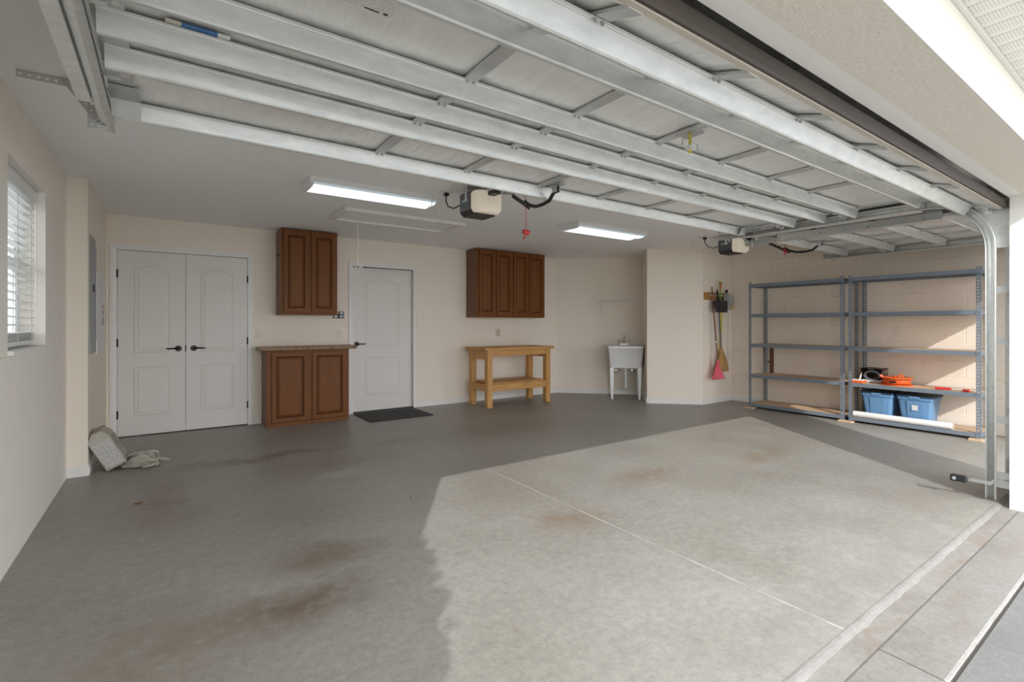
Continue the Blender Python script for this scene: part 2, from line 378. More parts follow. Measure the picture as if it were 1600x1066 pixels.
dr = MB().box(-14, -14, -.3, 18, .522, -.034).build('driveway', 'drive'); struct(dr, 'grey exposed-aggregate driveway beyond the dark expansion gap', 'driveway')
yd = MB().box(-14, .522, -.6, -.9, 20, -.10).box(7.9, .522, -.6, 20, 20, -.10).build('side_yard', 'drive'); struct(yd, 'pale paved side yard outside the garage walls', 'ground')

# walls
def walls(name, boxes, m, label): 
    b = MB()
    for q in boxes: b.box(*q)
    return struct(b.build(name, m), label, 'wall')
WY0, WY1, WZ0, WZ1 = 3.50, 4.46, 1.10, 2.115
walls('wall_left', [(XL-.2, YO, -.2, XL, WY0, 2.6), (XL-.2, WY1, -.2, XL, 7.1, 2.6), (XL-.2, WY0, -.2, XL, WY1, WZ0), (XL-.2, WY0, WZ1, XL, WY1, 2.6)], 'wall_rough', 'cream textured side wall with the blind-covered window')
walls('wall_left_inner', [(XL, YS, -.01, XL2, YB, 2.44)], 'wall', 'cream furred-out wall section holding the breaker panel')
walls('wall_back', [(XL-.2, YB, -.2, -.43, 7.1, 2.6), (.838, YB, -.2, 2.135, 7.1, 2.6), (3.035, YB, -.2, P1[0]+.2, 7.1, 2.6),
                    (-.43, YB, 2.063, .838, 7.1, 2.6), (2.135, YB, 2.055, 3.035, 7.1, 2.6), (-.43, 7.0, -.2, .838, 7.1, 2.1), (2.135, 7.0, -.2, 3.035, 7.1, 2.1)], 'wall', 'long cream back wall with the closet doors and cabinets')
b = MB(); b.prism([P1, P2, (P2[0]+.2, P2[1]+.2), (P1[0]+.3, P1[1]+.3), (P1[0], P1[1]+.23)], 'z', -.2, 2.6)
struct(b.build('wall_sink', 'wall'), 'cream diagonal wall behind the laundry sink', 'wall')
b = MB(); b.prism([P2, P3, P4, (XR+.2, P4[1]), (XR+.2, P2[1]+.2), (P2[0]+.2, P2[1]+.2)], 'z', -.2, 2.6)
struct(b.build('wall_corner', 'wall'), 'cream angled wall corner carrying the broom rack', 'wall')
wr = MB().box(XR+.003, YO, -.2, XR+.2, 4.6, 2.6).build('wall_right', 'mortar'); struct(wr, 'tan painted concrete block side wall behind the shelving', 'wall')
blk = None
for r in range(12):
    z0 = r*.2034
    for k in range(-1, 11):
        y0 = .62+k*.4066+(.2033 if r % 2 else 0); y1 = y0+.4036
        a0, a1 = max(y0, YI+.005), min(y1, P4[1]-.002)
        if a1-a0 < .05: continue
        if abs((a1-a0)-.4036) < .001 and blk is not None:
            o = blk.copy(); COL.objects.link(o); o.location = (0, a0-blk_y, z0-blk_z); o.parent = wr; continue
        o = MB().box(XR, a0, z0+.0015, XR+.05, a1, z0+.2015).build('block', 'block', wr, bevel=.003)
        if blk is None and abs((a1-a0)-.4036) < .001: blk, blk_y, blk_z = o, a0, z0
walls('wall_front', [(-.9, YO, ZH, 7.81, .715, 2.7), (-.9, YO, -.2, OX0, .715, ZH), (OX1, YO, -.2, GX0, .715, ZH), (GX1, YO, -.2, 7.81, .715, ZH)], 'stucco', 'cream stucco front wall around the garage door openings')
b = MB()
for x0, x1 in ((OX0, OX1), (GX0, GX1)):
    b.box(x0, .715, ZH, x1, YI, ZH+.28)
b.box(-.65, .715, -.02, OX0, YI, ZH+.28).box(OX1, .715, -.02, GX0, YI, ZH+.28).box(GX1, .715, -.02, XR, YI, ZH+.28)
struct(b.build('trim_1', 'jamb'), 'white painted wood jamb lining the garage door openings', 'jamb')
struct(MB().box(-.65, .70, ZH+.28, XR, YI, 2.44).build('wall_front_upper', 'darkwood_in'), 'bare wood header above the garage door', 'header')
struct(MB().box(-.9, YO, 2.44, 7.9, 7.2, 2.7).build('ceiling', 'ceil'), 'off-white lightly textured garage ceiling', 'ceiling')
# eave outside
SY0, SZ = .32, 2.343
sf = MB().box(-1.5, SY0, SZ+.012, 9, YO, SZ+.03).build('soffit', 'soffit_plain'); struct(sf, 'white perforated vinyl soffit under the eave', 'soffit')
s0 = None
for i in range(100):
    x = -1.5+i*.105
    if s0 is None:
        s0 = MB().box(x, SY0+.004, SZ, x+.101, YO-.012, SZ+.012).build('soffit_plank', 'soffit', sf, bevel=.003); sx = x
    else: inst(s0, (x-sx, 0, 0), sf)
MB().box(-1.5, YO-.014, SZ-.012, 9, YO-.001, SZ+.012).build('soffit_channel', 'soffit_plain', sf)
rf = MB().box(-1.6, SY0-.03, SZ-.005, 9.1, SY0, 2.62).build('roof_fascia', 'trim'); struct(rf, 'white fascia board along the eave', 'fascia')
rf2 = MB().prism([(SY0-.08, 2.62), (8.0, 4.9), (8.0, 5.0), (SY0-.08, 2.70)], 'x', -1.7, 9.2).build('roof', 'gap'); struct(rf2, 'dark sloping roof over the garage', 'roof')

# baseboards
def baseboard(name, pts, label):
    b = MB()
    for (x0, y0), (x1, y1) in zip(pts, pts[1:]):
        d = Vector((x1-x0, y1-y0)); L = d.length; d.normalize(); n = Vector((d.y, -d.x))
        pr = [(0, 0), (.013, 0), (.013, .058), (.010, .064), (.010, .078), (.004, .086), (0, .088)]
        vs = []
        for t in (0, L):
            for w, z in pr: vs.append((x0+d.x*t+n.x*w, y0+d.y*t+n.y*w, z))
        k = len(pr); b.add(vs, [tuple(range(k))[::-1], tuple(range(k, 2*k))]+[(i, (i+1)%k, k+(i+1)%k, k+i) for i in range(k)])
    return struct(b.build(name, 'trim'), label, 'baseboard')
baseboard('baseboard_left', [(XL, YS), (XL2, YS), (XL2, YB)][::1], 'short white baseboard wrapping the wall step')
baseboard('baseboard_closet', [(.905, YB), (.985, YB)], 'stub of white baseboard between closet casing and base cabinet')
baseboard('baseboard_back', [(3.10, YB), P1, P2], 'white baseboard behind the workbench and sink')
baseboard('baseboard_corner', [P2, P3, P4, (XR, P4[1])], 'white baseboard around the angled wall corner')
baseboard('baseboard_right', [(XR, P4[1]), (XR, 3.9)], 'white baseboard end at the block wall')

# ------------------------------------------------------------------ panel doors
def arch_outline(x0, x1, z0, z1, rise):
    pts = [(x0, z0), (x1, z0), (x1, z1-rise)]
    if rise:
        for i in range(1, 16):
            t = i/16; x = x1+(x0-x1)*t
            u = abs(2*t-1); e = 1-(u**2)*(3-2*u)
            pts.append((x, z1-rise+rise*e))
    pts.append((x0, z1-rise)); return pts
def bead(b, outl, y, prof):
    cx = sum(p[0] for p in outl)/len(outl); cz = sum(p[1] for p in outl)/len(outl); n = len(outl); rs = []
    nor = []
    for i in range(n):
        p0, p1, p2 = Vector(outl[i-1]), Vector(outl[i]), Vector(outl[(i+1) % n])
        a = (p1-p0).normalized(); c = (p2-p1).normalized(); na = Vector((-a.y, a.x)); nc = Vector((-c.y, c.x))
        k = (na+nc); k = k/max(.35, k.dot(na)) if k.length > 1e-6 else na
        nor.append(k)
    for off, dep in prof: rs.append([(p[0]+q.x*off, y-dep, p[1]+q.y*off) for p, q in zip(outl, nor)])
    b.rings(rs)
PROF = [(0, 0), (.004, .0045), (.012, .0055), (.020, .002), (.030, .002), (.042, .0055), (.048, .006)]
def house_door(name, x0, x1, y, ztop, label, hinges, hx, lever):
    d = struct(MB().box(x0, y, .012, x1, y+.035, ztop).build(name, 'door', loc=(x0, y, .012)), label, 'door')
    w = x1-x0; i = .165*w/.9+.03
    for (z0, z1, rise) in ((1.055-.13, ztop-.145, .055), (.225, .80-.02, 0)):
        b = MB(); bead(b, arch_outline(x0+i, x1-i, z0, z1, rise), y-.0005, PROF); b.build('door_panel', 'door', d, smooth=False)
    for z in hinges:
        hg = MB().cyl((hx, y-.008, z-.045), (hx, y-.008, z+.045), .0065, n=8).box(hx-.010, y-.004, z-.043, hx+.010, y-.0005, z+.043).build('hinge', 'bronze', d)
    lx, lz, dirn = lever
    h = MB().cyl((lx, y, lz), (lx, y-.012, lz), .034, .030, 16).build('door_handle', 'bronze', d, smooth=True)
    MB().tube([(lx, y-.012, lz), (lx, y-.048, lz), (lx+dirn*.015, y-.056, lz), (lx+dirn*.05, y-.056, lz+.003), (lx+dirn*.085, y-.053, lz-.002), (lx+dirn*.115, y-.047, lz+.004)],
              [.011, .011, .011, .009, .008, .006], 8).build('lever', 'bronze', h, smooth=True)
    return d
Y1 = YB-.004
house_door('door_1', -.426, .1935, Y1, 2.058, 'white arched-panel closet door leaf hinged beside the breaker panel wall', (1.80, 1.04, .25), -.428, (.125, .965, -1))
d2 = house_door('door_2', .1975, .834, Y1, 2.058, 'white arched-panel closet door leaf hinged beside the base cabinet', (1.80, 1.04, .25), .836, (.275, .965, 1))
MB().box(.190, Y1-.003, .93, .201, Y1+.001, 1.0).build('latch_plate', 'bronze', d2)
house_door('door_3', 2.14, 3.03, YB+.055, 2.05, 'white two-panel house entry door behind the black mat', (), 3.03, (2.205, .965, 1))
def casing(name, x0, x1, zt, w, label, depth):
    b = MB()
    for a, c in ((x0-w, x0), (x1, x1+w)):
        b.prism([(a, YB), (a, YB-.016), ((a+c)/2, YB-.018), (c, YB-.012), (c, YB)], 'z', 0, zt)
    b.box(x0-w, YB-.016, zt, x1+w, YB, zt+w)
    if depth:
        b.box(x0-.004, YB, 0, x0, YB+depth, zt).box(x1, YB, 0, x1+.004, YB+depth, zt).box(x0, YB, zt, x1, YB+depth, zt+.004)
    return struct(b.build(name, 'trim'), label, 'door casing')
casing('trim_2', -.429, .837, 2.063, .062, 'white casing around the double closet doors', 0)
casing('trim_3', 2.136, 3.034, 2.055, .060, 'white casing around the house entry door', .05)
struct(MB().box(2.136, YB-.02, 0, 3.034, YB+.09, .012).build('door_threshold', 'blackmetal'), 'dark metal sill under the house entry door', 'sill')
tag(MB().box(2.115, 6.11, 0, 3.0, 6.765, .012).build('door_mat', 'rubbermat', loc=(2.55, 6.43, 0), bevel=.005), 'black rubber door mat on the floor by the house door', 'mat')

# ------------------------------------------------------------------ window and blind
wn = thing('window_1', 'white vinyl window set into the side wall', 'window', (XL-.13, WY0, WZ0), kind='structure')
fx0, fx1 = XL-.175, XL-.125
def frame_rect(b, y0, y1, z0, z1, w, xa, xb):
    b.box(xa, y0, z0, xb, y0+w, z1).box(xa, y1-w, z0, xb, y1, z1).box(xa, y0+w, z0, xb, y1-w, z0+w).box(xa, y0+w, z1-w, xb, y1-w, z1)
b = MB(); frame_rect(b, WY0, WY1, WZ0, WZ1, .045, fx0, fx1); b.build('window_frame', 'vinyl', wn)
for z0, z1, dx in ((WZ0+.045, 1.62, .012), (1.60, WZ1-.045, 0)):
    b = MB(); frame_rect(b, WY0+.045, WY1-.045, z0, z1, .035, fx0+.012+dx, fx1-.012+dx*.6); s_ = b.build('sash', 'vinyl', wn)
    MB().box(fx0+.02+dx, WY0+.08, z0+.035, fx0+.026+dx, WY1-.08, z1-.035).build('pane', 'glass', s_)
MB().box(XL-.124, WY0+.001, WZ0-.018, XL+.022, WY1-.001, WZ0+.005).build('window_sill', 'jamb', wn)
struct(MB().box(XL-.001, WY0-.3, .94, XL+.014, WY1+.02, WZ0-.02).build('trim_4', 'wall_rough'), 'raised cream stucco band under the window', 'sill band')
bl = thing('window_blind', 'white slatted blind hanging in the window recess', 'blind', (XL-.07, (WY0+WY1)/2, WZ0))
bx = XL-.075
MB().box(bx-.03, WY0+.012, WZ1-.075, bx+.025, WY1-.012, WZ1-.005).build('headrail', 'blind', bl)
MB().box(bx+.026, WY0+.008, WZ1-.085, bx+.033, WY1-.008, WZ1-.004).build('valance', 'blind', bl)
ss = None; zz = WZ1-.115
while zz > WZ0+.10:
    if ss is None:
        th = .03; c_, s__ = math.cos(th)*.025, math.sin(th)*.025
        ss = MB().prism([(bx-c_, zz+s__), (bx-.008, zz+.006+s__*.3), (bx+.008, zz+.006-s__*.3), (bx+c_, zz-s__), (bx+c_, zz-s__-.003), (bx+.008, zz+.003-s__*.3), (bx-.008, zz+.003+s__*.3), (bx-c_, zz+s__-.003)], 'y', WY0+.015, WY1-.015).build('slat', 'blind', bl); sz = zz
    else: inst(ss, (0, 0, zz-sz), bl)
    zz -= .0475
for k in range(5): inst(ss, (0, 0, WZ0+.052+k*.010-sz), bl)
MB().box(bx-.026, WY0+.015, WZ0+.022, bx+.026, WY1-.015, WZ0+.044).build('bottom_rail', 'blind', bl)
for y in (WY0+.12, (WY0+WY1)/2, WY1-.12):
    MB().box(bx+.0265, y-.008, WZ0+.04, bx+.0275, y+.008, WZ1-.08).build('ladder_tape', 'blind', bl)
MB().tube([(bx+.04, WY1-.08, WZ1-.08), (bx+.043, WY1-.082, 1.36)], .004, 6).build('tilt_wand', 'white_plastic', bl)

# ------------------------------------------------------------------ panels on the furred wall
pn = thing('breaker_panel', 'tall grey metal breaker panel on the furred wall', 'breaker panel', (XL2, 5.6, 1.0))
MB().box(XL2, 5.415, .995, XL2+.010, 5.775, 2.0).build('panel_frame', 'panelgrey', pn, bevel=.003)
MB().box(XL2+.010, 5.445, 1.10, XL2+.018, 5.745, 1.93).build('panel_door', 'panelgrey', pn, bevel=.003)
MB().box(XL2+.018, 5.46, 1.52, XL2+.028, 5.50, 1.58).build('latch', 'black', pn)
MB().box(XL2+.010, 5.46, 1.005, XL2+.016, 5.74, 1.09).build('panel_cover', 'panelgrey', pn)
wb = thing('control_box', 'white flush metal wiring box beside the breaker panel', 'wiring box', (XL2, 6.15, 1.0))
MB().box(XL2, 5.83, .975, XL2+.016, 6.48, 1.735).build('box_cover', 'boxwhite', wb, bevel=.004)
for z, c in ((1.42, 'red'), (1.36, 'black'), (1.30, 'red'), (1.26, 'black')):
    MB().box(XL2+.016, 6.30, z-.022, XL2+.0175, 6.36, z+.022).build('sticker', c, wb)
for z in (1.53, 1.16): MB().cyl((XL2+.016, 6.16, z), (XL2+.020, 6.16, z), .009, n=10).build('screw', 'zinc', wb)

# ------------------------------------------------------------------ cabinets
def ring_door(name, x0, x1, z0, z1, y, parent, m='cab', fr=.052):
    """framed door facing -Y whose raised centre panel sits in a moulded recess"""
    t = .019
    def R(o, d): return [(x0+o, y-d, z0+o), (x1-o, y-d, z0+o), (x1-o, y-d, z1-o), (x0+o, y-d, z1-o)]
    d = MB().rings([R(0, 0), R(0, t-.003), R(.004, t), R(fr, t), R(fr, t-.006)], False).build(name, m, parent)
    MB().rings([R(fr, t-.0005), R(fr+.004, t-.004), R(fr+.009, t-.006), R(fr+.013, t-.012), R(fr+.021, t-.012)], False).build('panel_moulding', 'cabglaze', d)
    MB().rings([R(fr+.021, t-.012), R(fr+.040, t-.004)]).build('centre_panel', m, d)
    return d
def cabinet(name, x0, x1, y0, y1, z0, z1, doors, label, toe=False):
    c = thing(name, label, 'cabinet', ((x0+x1)/2, (y0+y1)/2, z0))
    b = MB().box(x0, y0, z0, x1, y1, z1); b.build('body', 'cabside', c, bevel=.002)
    ff = MB().box(x0, y0-.008, z0, x1, y0, z1).build('face_frame', 'cab', c)
    for a, e in doors: ring_door('door', a, e, z0+.03+(.02 if toe else 0), z1-.025, y0-.0085, c)
    if toe: MB().box(x0-.004, y0-.022, z0, x1, y0-.008, z0+.045).build('toe_board', 'cab', c)
    return c
c1 = cabinet('wall_cabinet', 1.157, 1.833, 6.56, YB, 1.362, 2.425, [(1.185, 1.487), (1.515, 1.815)], 'narrow two-door brown wall cabinet beside the closet doors')
MB().tube([(1.157, 6.62, 2.10), (1.140, 6.62, 2.10), (1.130, 6.62, 2.085), (1.132, 6.62, 2.115)], .006, 6).build('hook', 'bronze', c1)
cabinet('wall_cabinet', 3.945, 5.302, 6.56, YB, 1.355, 2.425, [(3.985, 4.285), (4.315, 4.615), (4.645, 4.945), (4.975, 5.28)], 'wide four-door brown wall cabinet above the workbench')
cabinet('base_cabinet', .99, 1.965, 6.51, YB-.02, 0, .926, [(1.045, 1.465), (1.51, 1.935)], 'two-door brown base cabinet standing beside the house door', True)
tag(MB().prism([(6.465, .931), (6.462, .946), (6.468, .960), (6.48, .966), (YB-.001, .966), (YB-.001, .926), (6.475, .926)], 'x', .925, 2.062).build('countertop', 'counter', loc=(1.49, 6.66, .926), bevel=.003), 'brown speckled laminate countertop on the base cabinet', 'countertop')

# switches, outlets, small wall plates
def wallplate(name, label, cat, x, y, z, w, h, m, kind, face='-y'):
    o = thing(name, label, cat, (x, y, z), 0 if face == '-y' else -PI/2 if face == '-x' else 0)
    if face == '-y': WL[o.name] = (0, 0, 0)
    MB().box(-w/2, -.006, -h/2, w/2, 0, h/2).build('cover_plate', m, o, bevel=.002)
    if kind == 'rocker': MB().box(-.017, -.011, -.033, .017, -.006, .033).build('rocker', m, o, bevel=.002)
    else:
        for s in (-1, 1):
            f = MB().box(-.017, -.009, s*.02-.014, .017, -.006, s*.02+.014).build('receptacle', m, o, bevel=.002)
            MB().box(-.007, -.0095, s*.02-.005, -.005, -.009, s*.02+.006).box(.005, -.0095, s*.02-.005, .007, -.009, s*.02+.006).build('slots', 'black', f)
    return o
wallplate('light_switch', 'cream rocker light switch beside the closet door casing', 'switch', .964, YB, 1.115, .075, .115, 'plate', 'rocker')
wallplate('light_switch', 'cream rocker light switch beside the house door casing', 'switch', 1.957, YB, 1.11, .075, .115, 'plate', 'rocker')
wallplate('wall_outlet', 'almond outlet with surround on wall above the workbench', 'outlet', 4.556, YB, 1.104, .085, .125, 'almond', 'duplex')
wallplate('wall_outlet', 'cream outlet on the block wall behind the shelves', 'outlet', XR, 2.302, 1.145, .09, .125, 'plate', 'duplex', '-x')
pf = thing('wall_control', 'black door control pads with pale buttons under the narrow cabinet', 'control pad', (1.94, YB, 1.33))
for x0, x1, z0, z1 in ((1.865, 1.935, 1.325, 1.385), (1.938, 2.008, 1.325, 1.42)):
    q = MB().box(x0, YB-.02, z0, x1, YB, z1).build('control_pad', 'black', pf, bevel=.004)
    n = 1 if z1 < 1.4 else 2
    for i in range(n):
        a = z0+.012+i*.045; MB().box(x0+.014, YB-.0225, a, x1-.014, YB-.02, a+.030).build('button', 'plaque', q)

# ------------------------------------------------------------------ workbench
wk = thing('workbench', 'pine workbench with a lower shelf against the back wall', 'workbench', (4.48, 6.4, 0))
for i, y in enumerate((6.095, 6.215, 6.335, 6.455, 6.575)):
    MB().box(3.83, y, .855, 5.14, y+.117, .893).build('top_board', 'pine', wk, bevel=.004)
for x in (3.88, 4.99):
    for y in (6.125, 6.585): MB().box(x, y, 0, x+.088, y+.088, .855).build('leg', 'pinev', wk, bevel=.004)
MB().box(3.968, 6.135, .765, 4.99, 6.173, .855).build('apron', 'pine', wk, bevel=.003)
MB().box(3.968, 6.625, .765, 4.99, 6.663, .855).build('apron', 'pine', wk, bevel=.003)
for x in (3.885, 5.035): MB().box(x, 6.213, .72, x+.038, 6.585, .855).build('side_rail', 'pinev', wk, bevel=.003)
MB().box(3.968, 6.135, .245, 4.99, 6.173, .345).build('shelf_rail', 'pine', wk, bevel=.003)
MB().box(3.968, 6.625, .245, 4.99, 6.663, .345).build('shelf_rail', 'pine', wk, bevel=.003)
for x in (3.885, 5.035): MB().box(x, 6.213, .245, x+.038, 6.585, .345).build('shelf_end_rail', 'pine', wk, bevel=.003)
for y in (6.18, 6.30, 6.42, 6.54): MB().box(3.975, y, .345, 4.985, y+.116, .364).build('shelf_board', 'pine', wk, bevel=.002)

# ------------------------------------------------------------------ laundry sink on the diagonal wall
RZ = -PI/4
wc = Vector(((P1[0]+P2[0])/2, (P1[1]+P2[1])/2)); dw = Vector((.7071, -.7071)); nw = Vector((-.7071, -.7071))
sp = Vector((6.198, 5.532)); t_ = (sp-wc).dot(dw); base = wc+dw*t_
sk = thing('utility_sink', 'white plastic laundry sink on tapered legs in the alcove', 'sink', (base.x, base.y, 0), RZ)
def rr(w, d0, d1, z, r=.03, n=4):
    pts = []
    for cx, cy, a0 in ((w-r, d1+r, -PI/2), (w-r, d0-r, 0), (-w+r, d0-r, PI/2), (-w+r, d1+r, PI)):
        for k in range(n+1): a = a0+PI/2*k/n; pts.append((cx+r*math.cos(a), cy+r*math.sin(a), z))
    return pts
b = MB(); b.rings([rr(.255, -.10, -.60, .515), rr(.285, -.05, -.645, .84), rr(.29, -.05, -.65, .845), rr(.29, -.05, -.65, .878), rr(.285, -.055, -.645, .882), rr(.262, -.13, -.625, .882), rr(.258, -.135, -.62, .87), rr(.235, -.16, -.585, .56)])
b.f.append(tuple(range(20))[::-1])
b.build('basin', 'sink', sk, smooth=True)
for x, s in ((-.225, -1), (.225, 1)):
    for y, f in ((-.585, -1), (-.13, 1)):
        b = MB(); b.rings([[(x-s*.004-.018*1, y+f*.03-.012, 0), (x-s*.004+.012, y+f*.03-.012, 0), (x-s*.004+.012, y+f*.03+.012, 0), (x-s*.004-.018, y+f*.03+.012, 0)],
                           [(x-.034, y-.02, .52), (x+.034, y-.02, .52), (x+.034, y+.02, .52), (x-.034, y+.02, .52)]]); b.f.append((0, 3, 2, 1))
        b.build('leg', 'sink', sk)
fc = MB().box(-.075, -.115, .882, .075, -.065, .905).build('faucet', 'chrome', sk, bevel=.006)
MB().tube([(0, -.09, .90), (0, -.09, 1.0), (0, -.10, 1.04), (0, -.135, 1.065), (0, -.175, 1.055), (0, -.20, 1.01)], .011, 8).build('spout', 'chrome', fc, smooth=True)
for x in (-.06, .06):
    MB().cyl((x, -.09, .905), (x, -.09, .94), .018, .014).tube([(x, -.09, .94), (x*1.35, -.10, .955), (x*1.75, -.12, .955)], [.012, .009, .007], 6).build('tap_handle', 'chrome', fc, smooth=True)
dp = MB().cyl((.01, -.36, .515), (.01, -.36, .17), .021).tube([(.01, -.36, .18), (.01, -.345, .13), (.01, -.30, .115), (.01, -.26, .14), (.01, -.25, .24), (.01, -.22, .30), (.01, -.05, .31), (.01, 0, .31)], .019, 8).build('drain_pipe', 'pvc', sk, smooth=True)
MB().cyl((.01, -.36, .498), (.01, -.36, .515), .04).build('strainer_nut', 'black', sk)
for s in (-1, 1):
    pts = [(s*.12+.06*s*math.sin(k/10*2*PI)*.6, -.02-.02*math.sin(k/10*PI), .45-.09*math.sin(k/10*PI)+.03*k/10) for k in range(11)]
    MB().tube([(s*.05, -.085, .88-.37), (s*.06, -.06, .42), (s*.12, -.05, .37), (s*.17, -.04, .39), (s*.16, -.02, .43), (s*.14, 0, .44)], .006, 6).build('supply_line', 'galv', sk, smooth=True)
    MB().cyl((s*.14, 0, .44), (s*.14, -.045, .44), .014).ball((s*.14, -.05, .455), .02, .012, .014).build('stop_valve', 'chrome', sk, smooth=True)
# wire shelf above the sink
ws = thing('wire_shelf', 'white wire shelf on brackets above the laundry sink', 'shelf', (base.x, base.y, 1.6), RZ)
xa, xb = -.45, .275
for y, z in ((-.02, .07), (-.30, .07), (-.30, .04)): MB().cyl((xa, y, z), (xb, y, z), .004, n=6).build('rail', 'trim', ws)
w0 = None
for i in range(34):
    x = xa+.01+i*.0215
    if w0 is None:
        w0 = MB().tube([(x, -.01, .073), (x, -.30, .073), (x, -.305, .04)], .002, 4).build('wire', 'trim', ws); wx = x
    else: inst(w0, (x-wx, 0, 0), ws)
for x in (xa+.06, xb-.08): MB().strip([(-.28, .062), (-.004, -.22), (0, -.26)], 'x', x-.008, x+.008, .004).build('bracket', 'trim', ws)

# ------------------------------------------------------------------ ceiling lights and attic hatch
def tube_light(x0, x1, y0, y1, label):
    t = thing('fluorescent_light', label, 'ceiling light', ((x0+x1)/2, (y0+y1)/2, 2.44))
    z = 2.368; e = .022
    b = MB().prism([(y0, 2.44), (y1, 2.44), (y1-.01, z+.028), (y0+.01, z+.028)], 'x', x0+.03, x1-.03); b.build('housing', 'fixture', t)
    for a, c in ((x0, x0+.035), (x1-.035, x1)):
        MB().prism([(y0-.004, 2.44), (y1+.004, 2.44), (y1, z+.02), (y1-.05, z), (y0+.05, z), (y0, z+.02)], 'x', a, c).build('end_cap', 'fixture', t, bevel=.004)
    MB().prism([(y0+.006, z+.030), (y1-.006, z+.030), (y1-.012, z+.014), (y0+.012, z+.014)], 'x', x0+.035, x1-.035).build('diffuser', 'diffuser', t)
    for c in (y0+(y1-y0)*.27, y0+(y1-y0)*.73):
        pr = [(c+(y1-y0)*.19*math.cos(PI-PI*k/8), z+.0138-.014*math.sin(PI-PI*k/8)) for k in range(9)]
        MB().prism(pr, 'x', x0+.037, x1-.037).build('lamp_lobe', 'lamp', t, smooth=True)
    return t
tube_light(.95, 2.11, 4.16, 4.47, 'long lit fluorescent ceiling light beside the attic hatch')
tube_light(3.90, 5.11, 4.20, 4.56, 'lit fluorescent ceiling light in front of the four-door cabinet')
at = thing('attic_hatch', 'white framed pull-down attic hatch in the ceiling', 'attic hatch', (2.2, 5.36, 2.44))
hx0, hx1, hy0, hy1 = 1.49, 2.91, 5.06, 5.66
MB().box(hx0+.06, hy0+.06, 2.428, hx1-.06, hy1-.06, 2.44).build('hatch_panel', 'ceil', at)
for q in ((hx0, hy0, hx1, hy0+.06), (hx0, hy1-.06, hx1, hy1), (hx0, hy0+.06, hx0+.06, hy1-.06), (hx1-.06, hy0+.06, hx1, hy1-.06)):
    MB().box(q[0], q[1], 2.404, q[2], q[3], 2.44).build('frame_trim', 'trim', at, bevel=.004)
cx, cy = 1.715, 5.34
pc = MB().cyl((cx, cy, 2.43), (cx, cy, 1.90), .004, n=6).build('pull_cord', 'rope', at)
MB().tube([(cx, cy, 1.91), (cx-.03, cy, 1.86), (cx-.035, cy, 1.80), (cx-.015, cy, 1.74), (cx+.01, cy, 1.72), (cx-.005, cy, 1.80), (cx+.025, cy, 1.87), (cx, cy, 1.91)], .005, 6).tube([(cx, cy, 1.91), (cx+.035, cy, 1.90), (cx+.05, cy, 1.85), (cx+.045, cy, 1.82)], .006, 6).build('cord_loop', 'rope', pc, smooth=True)

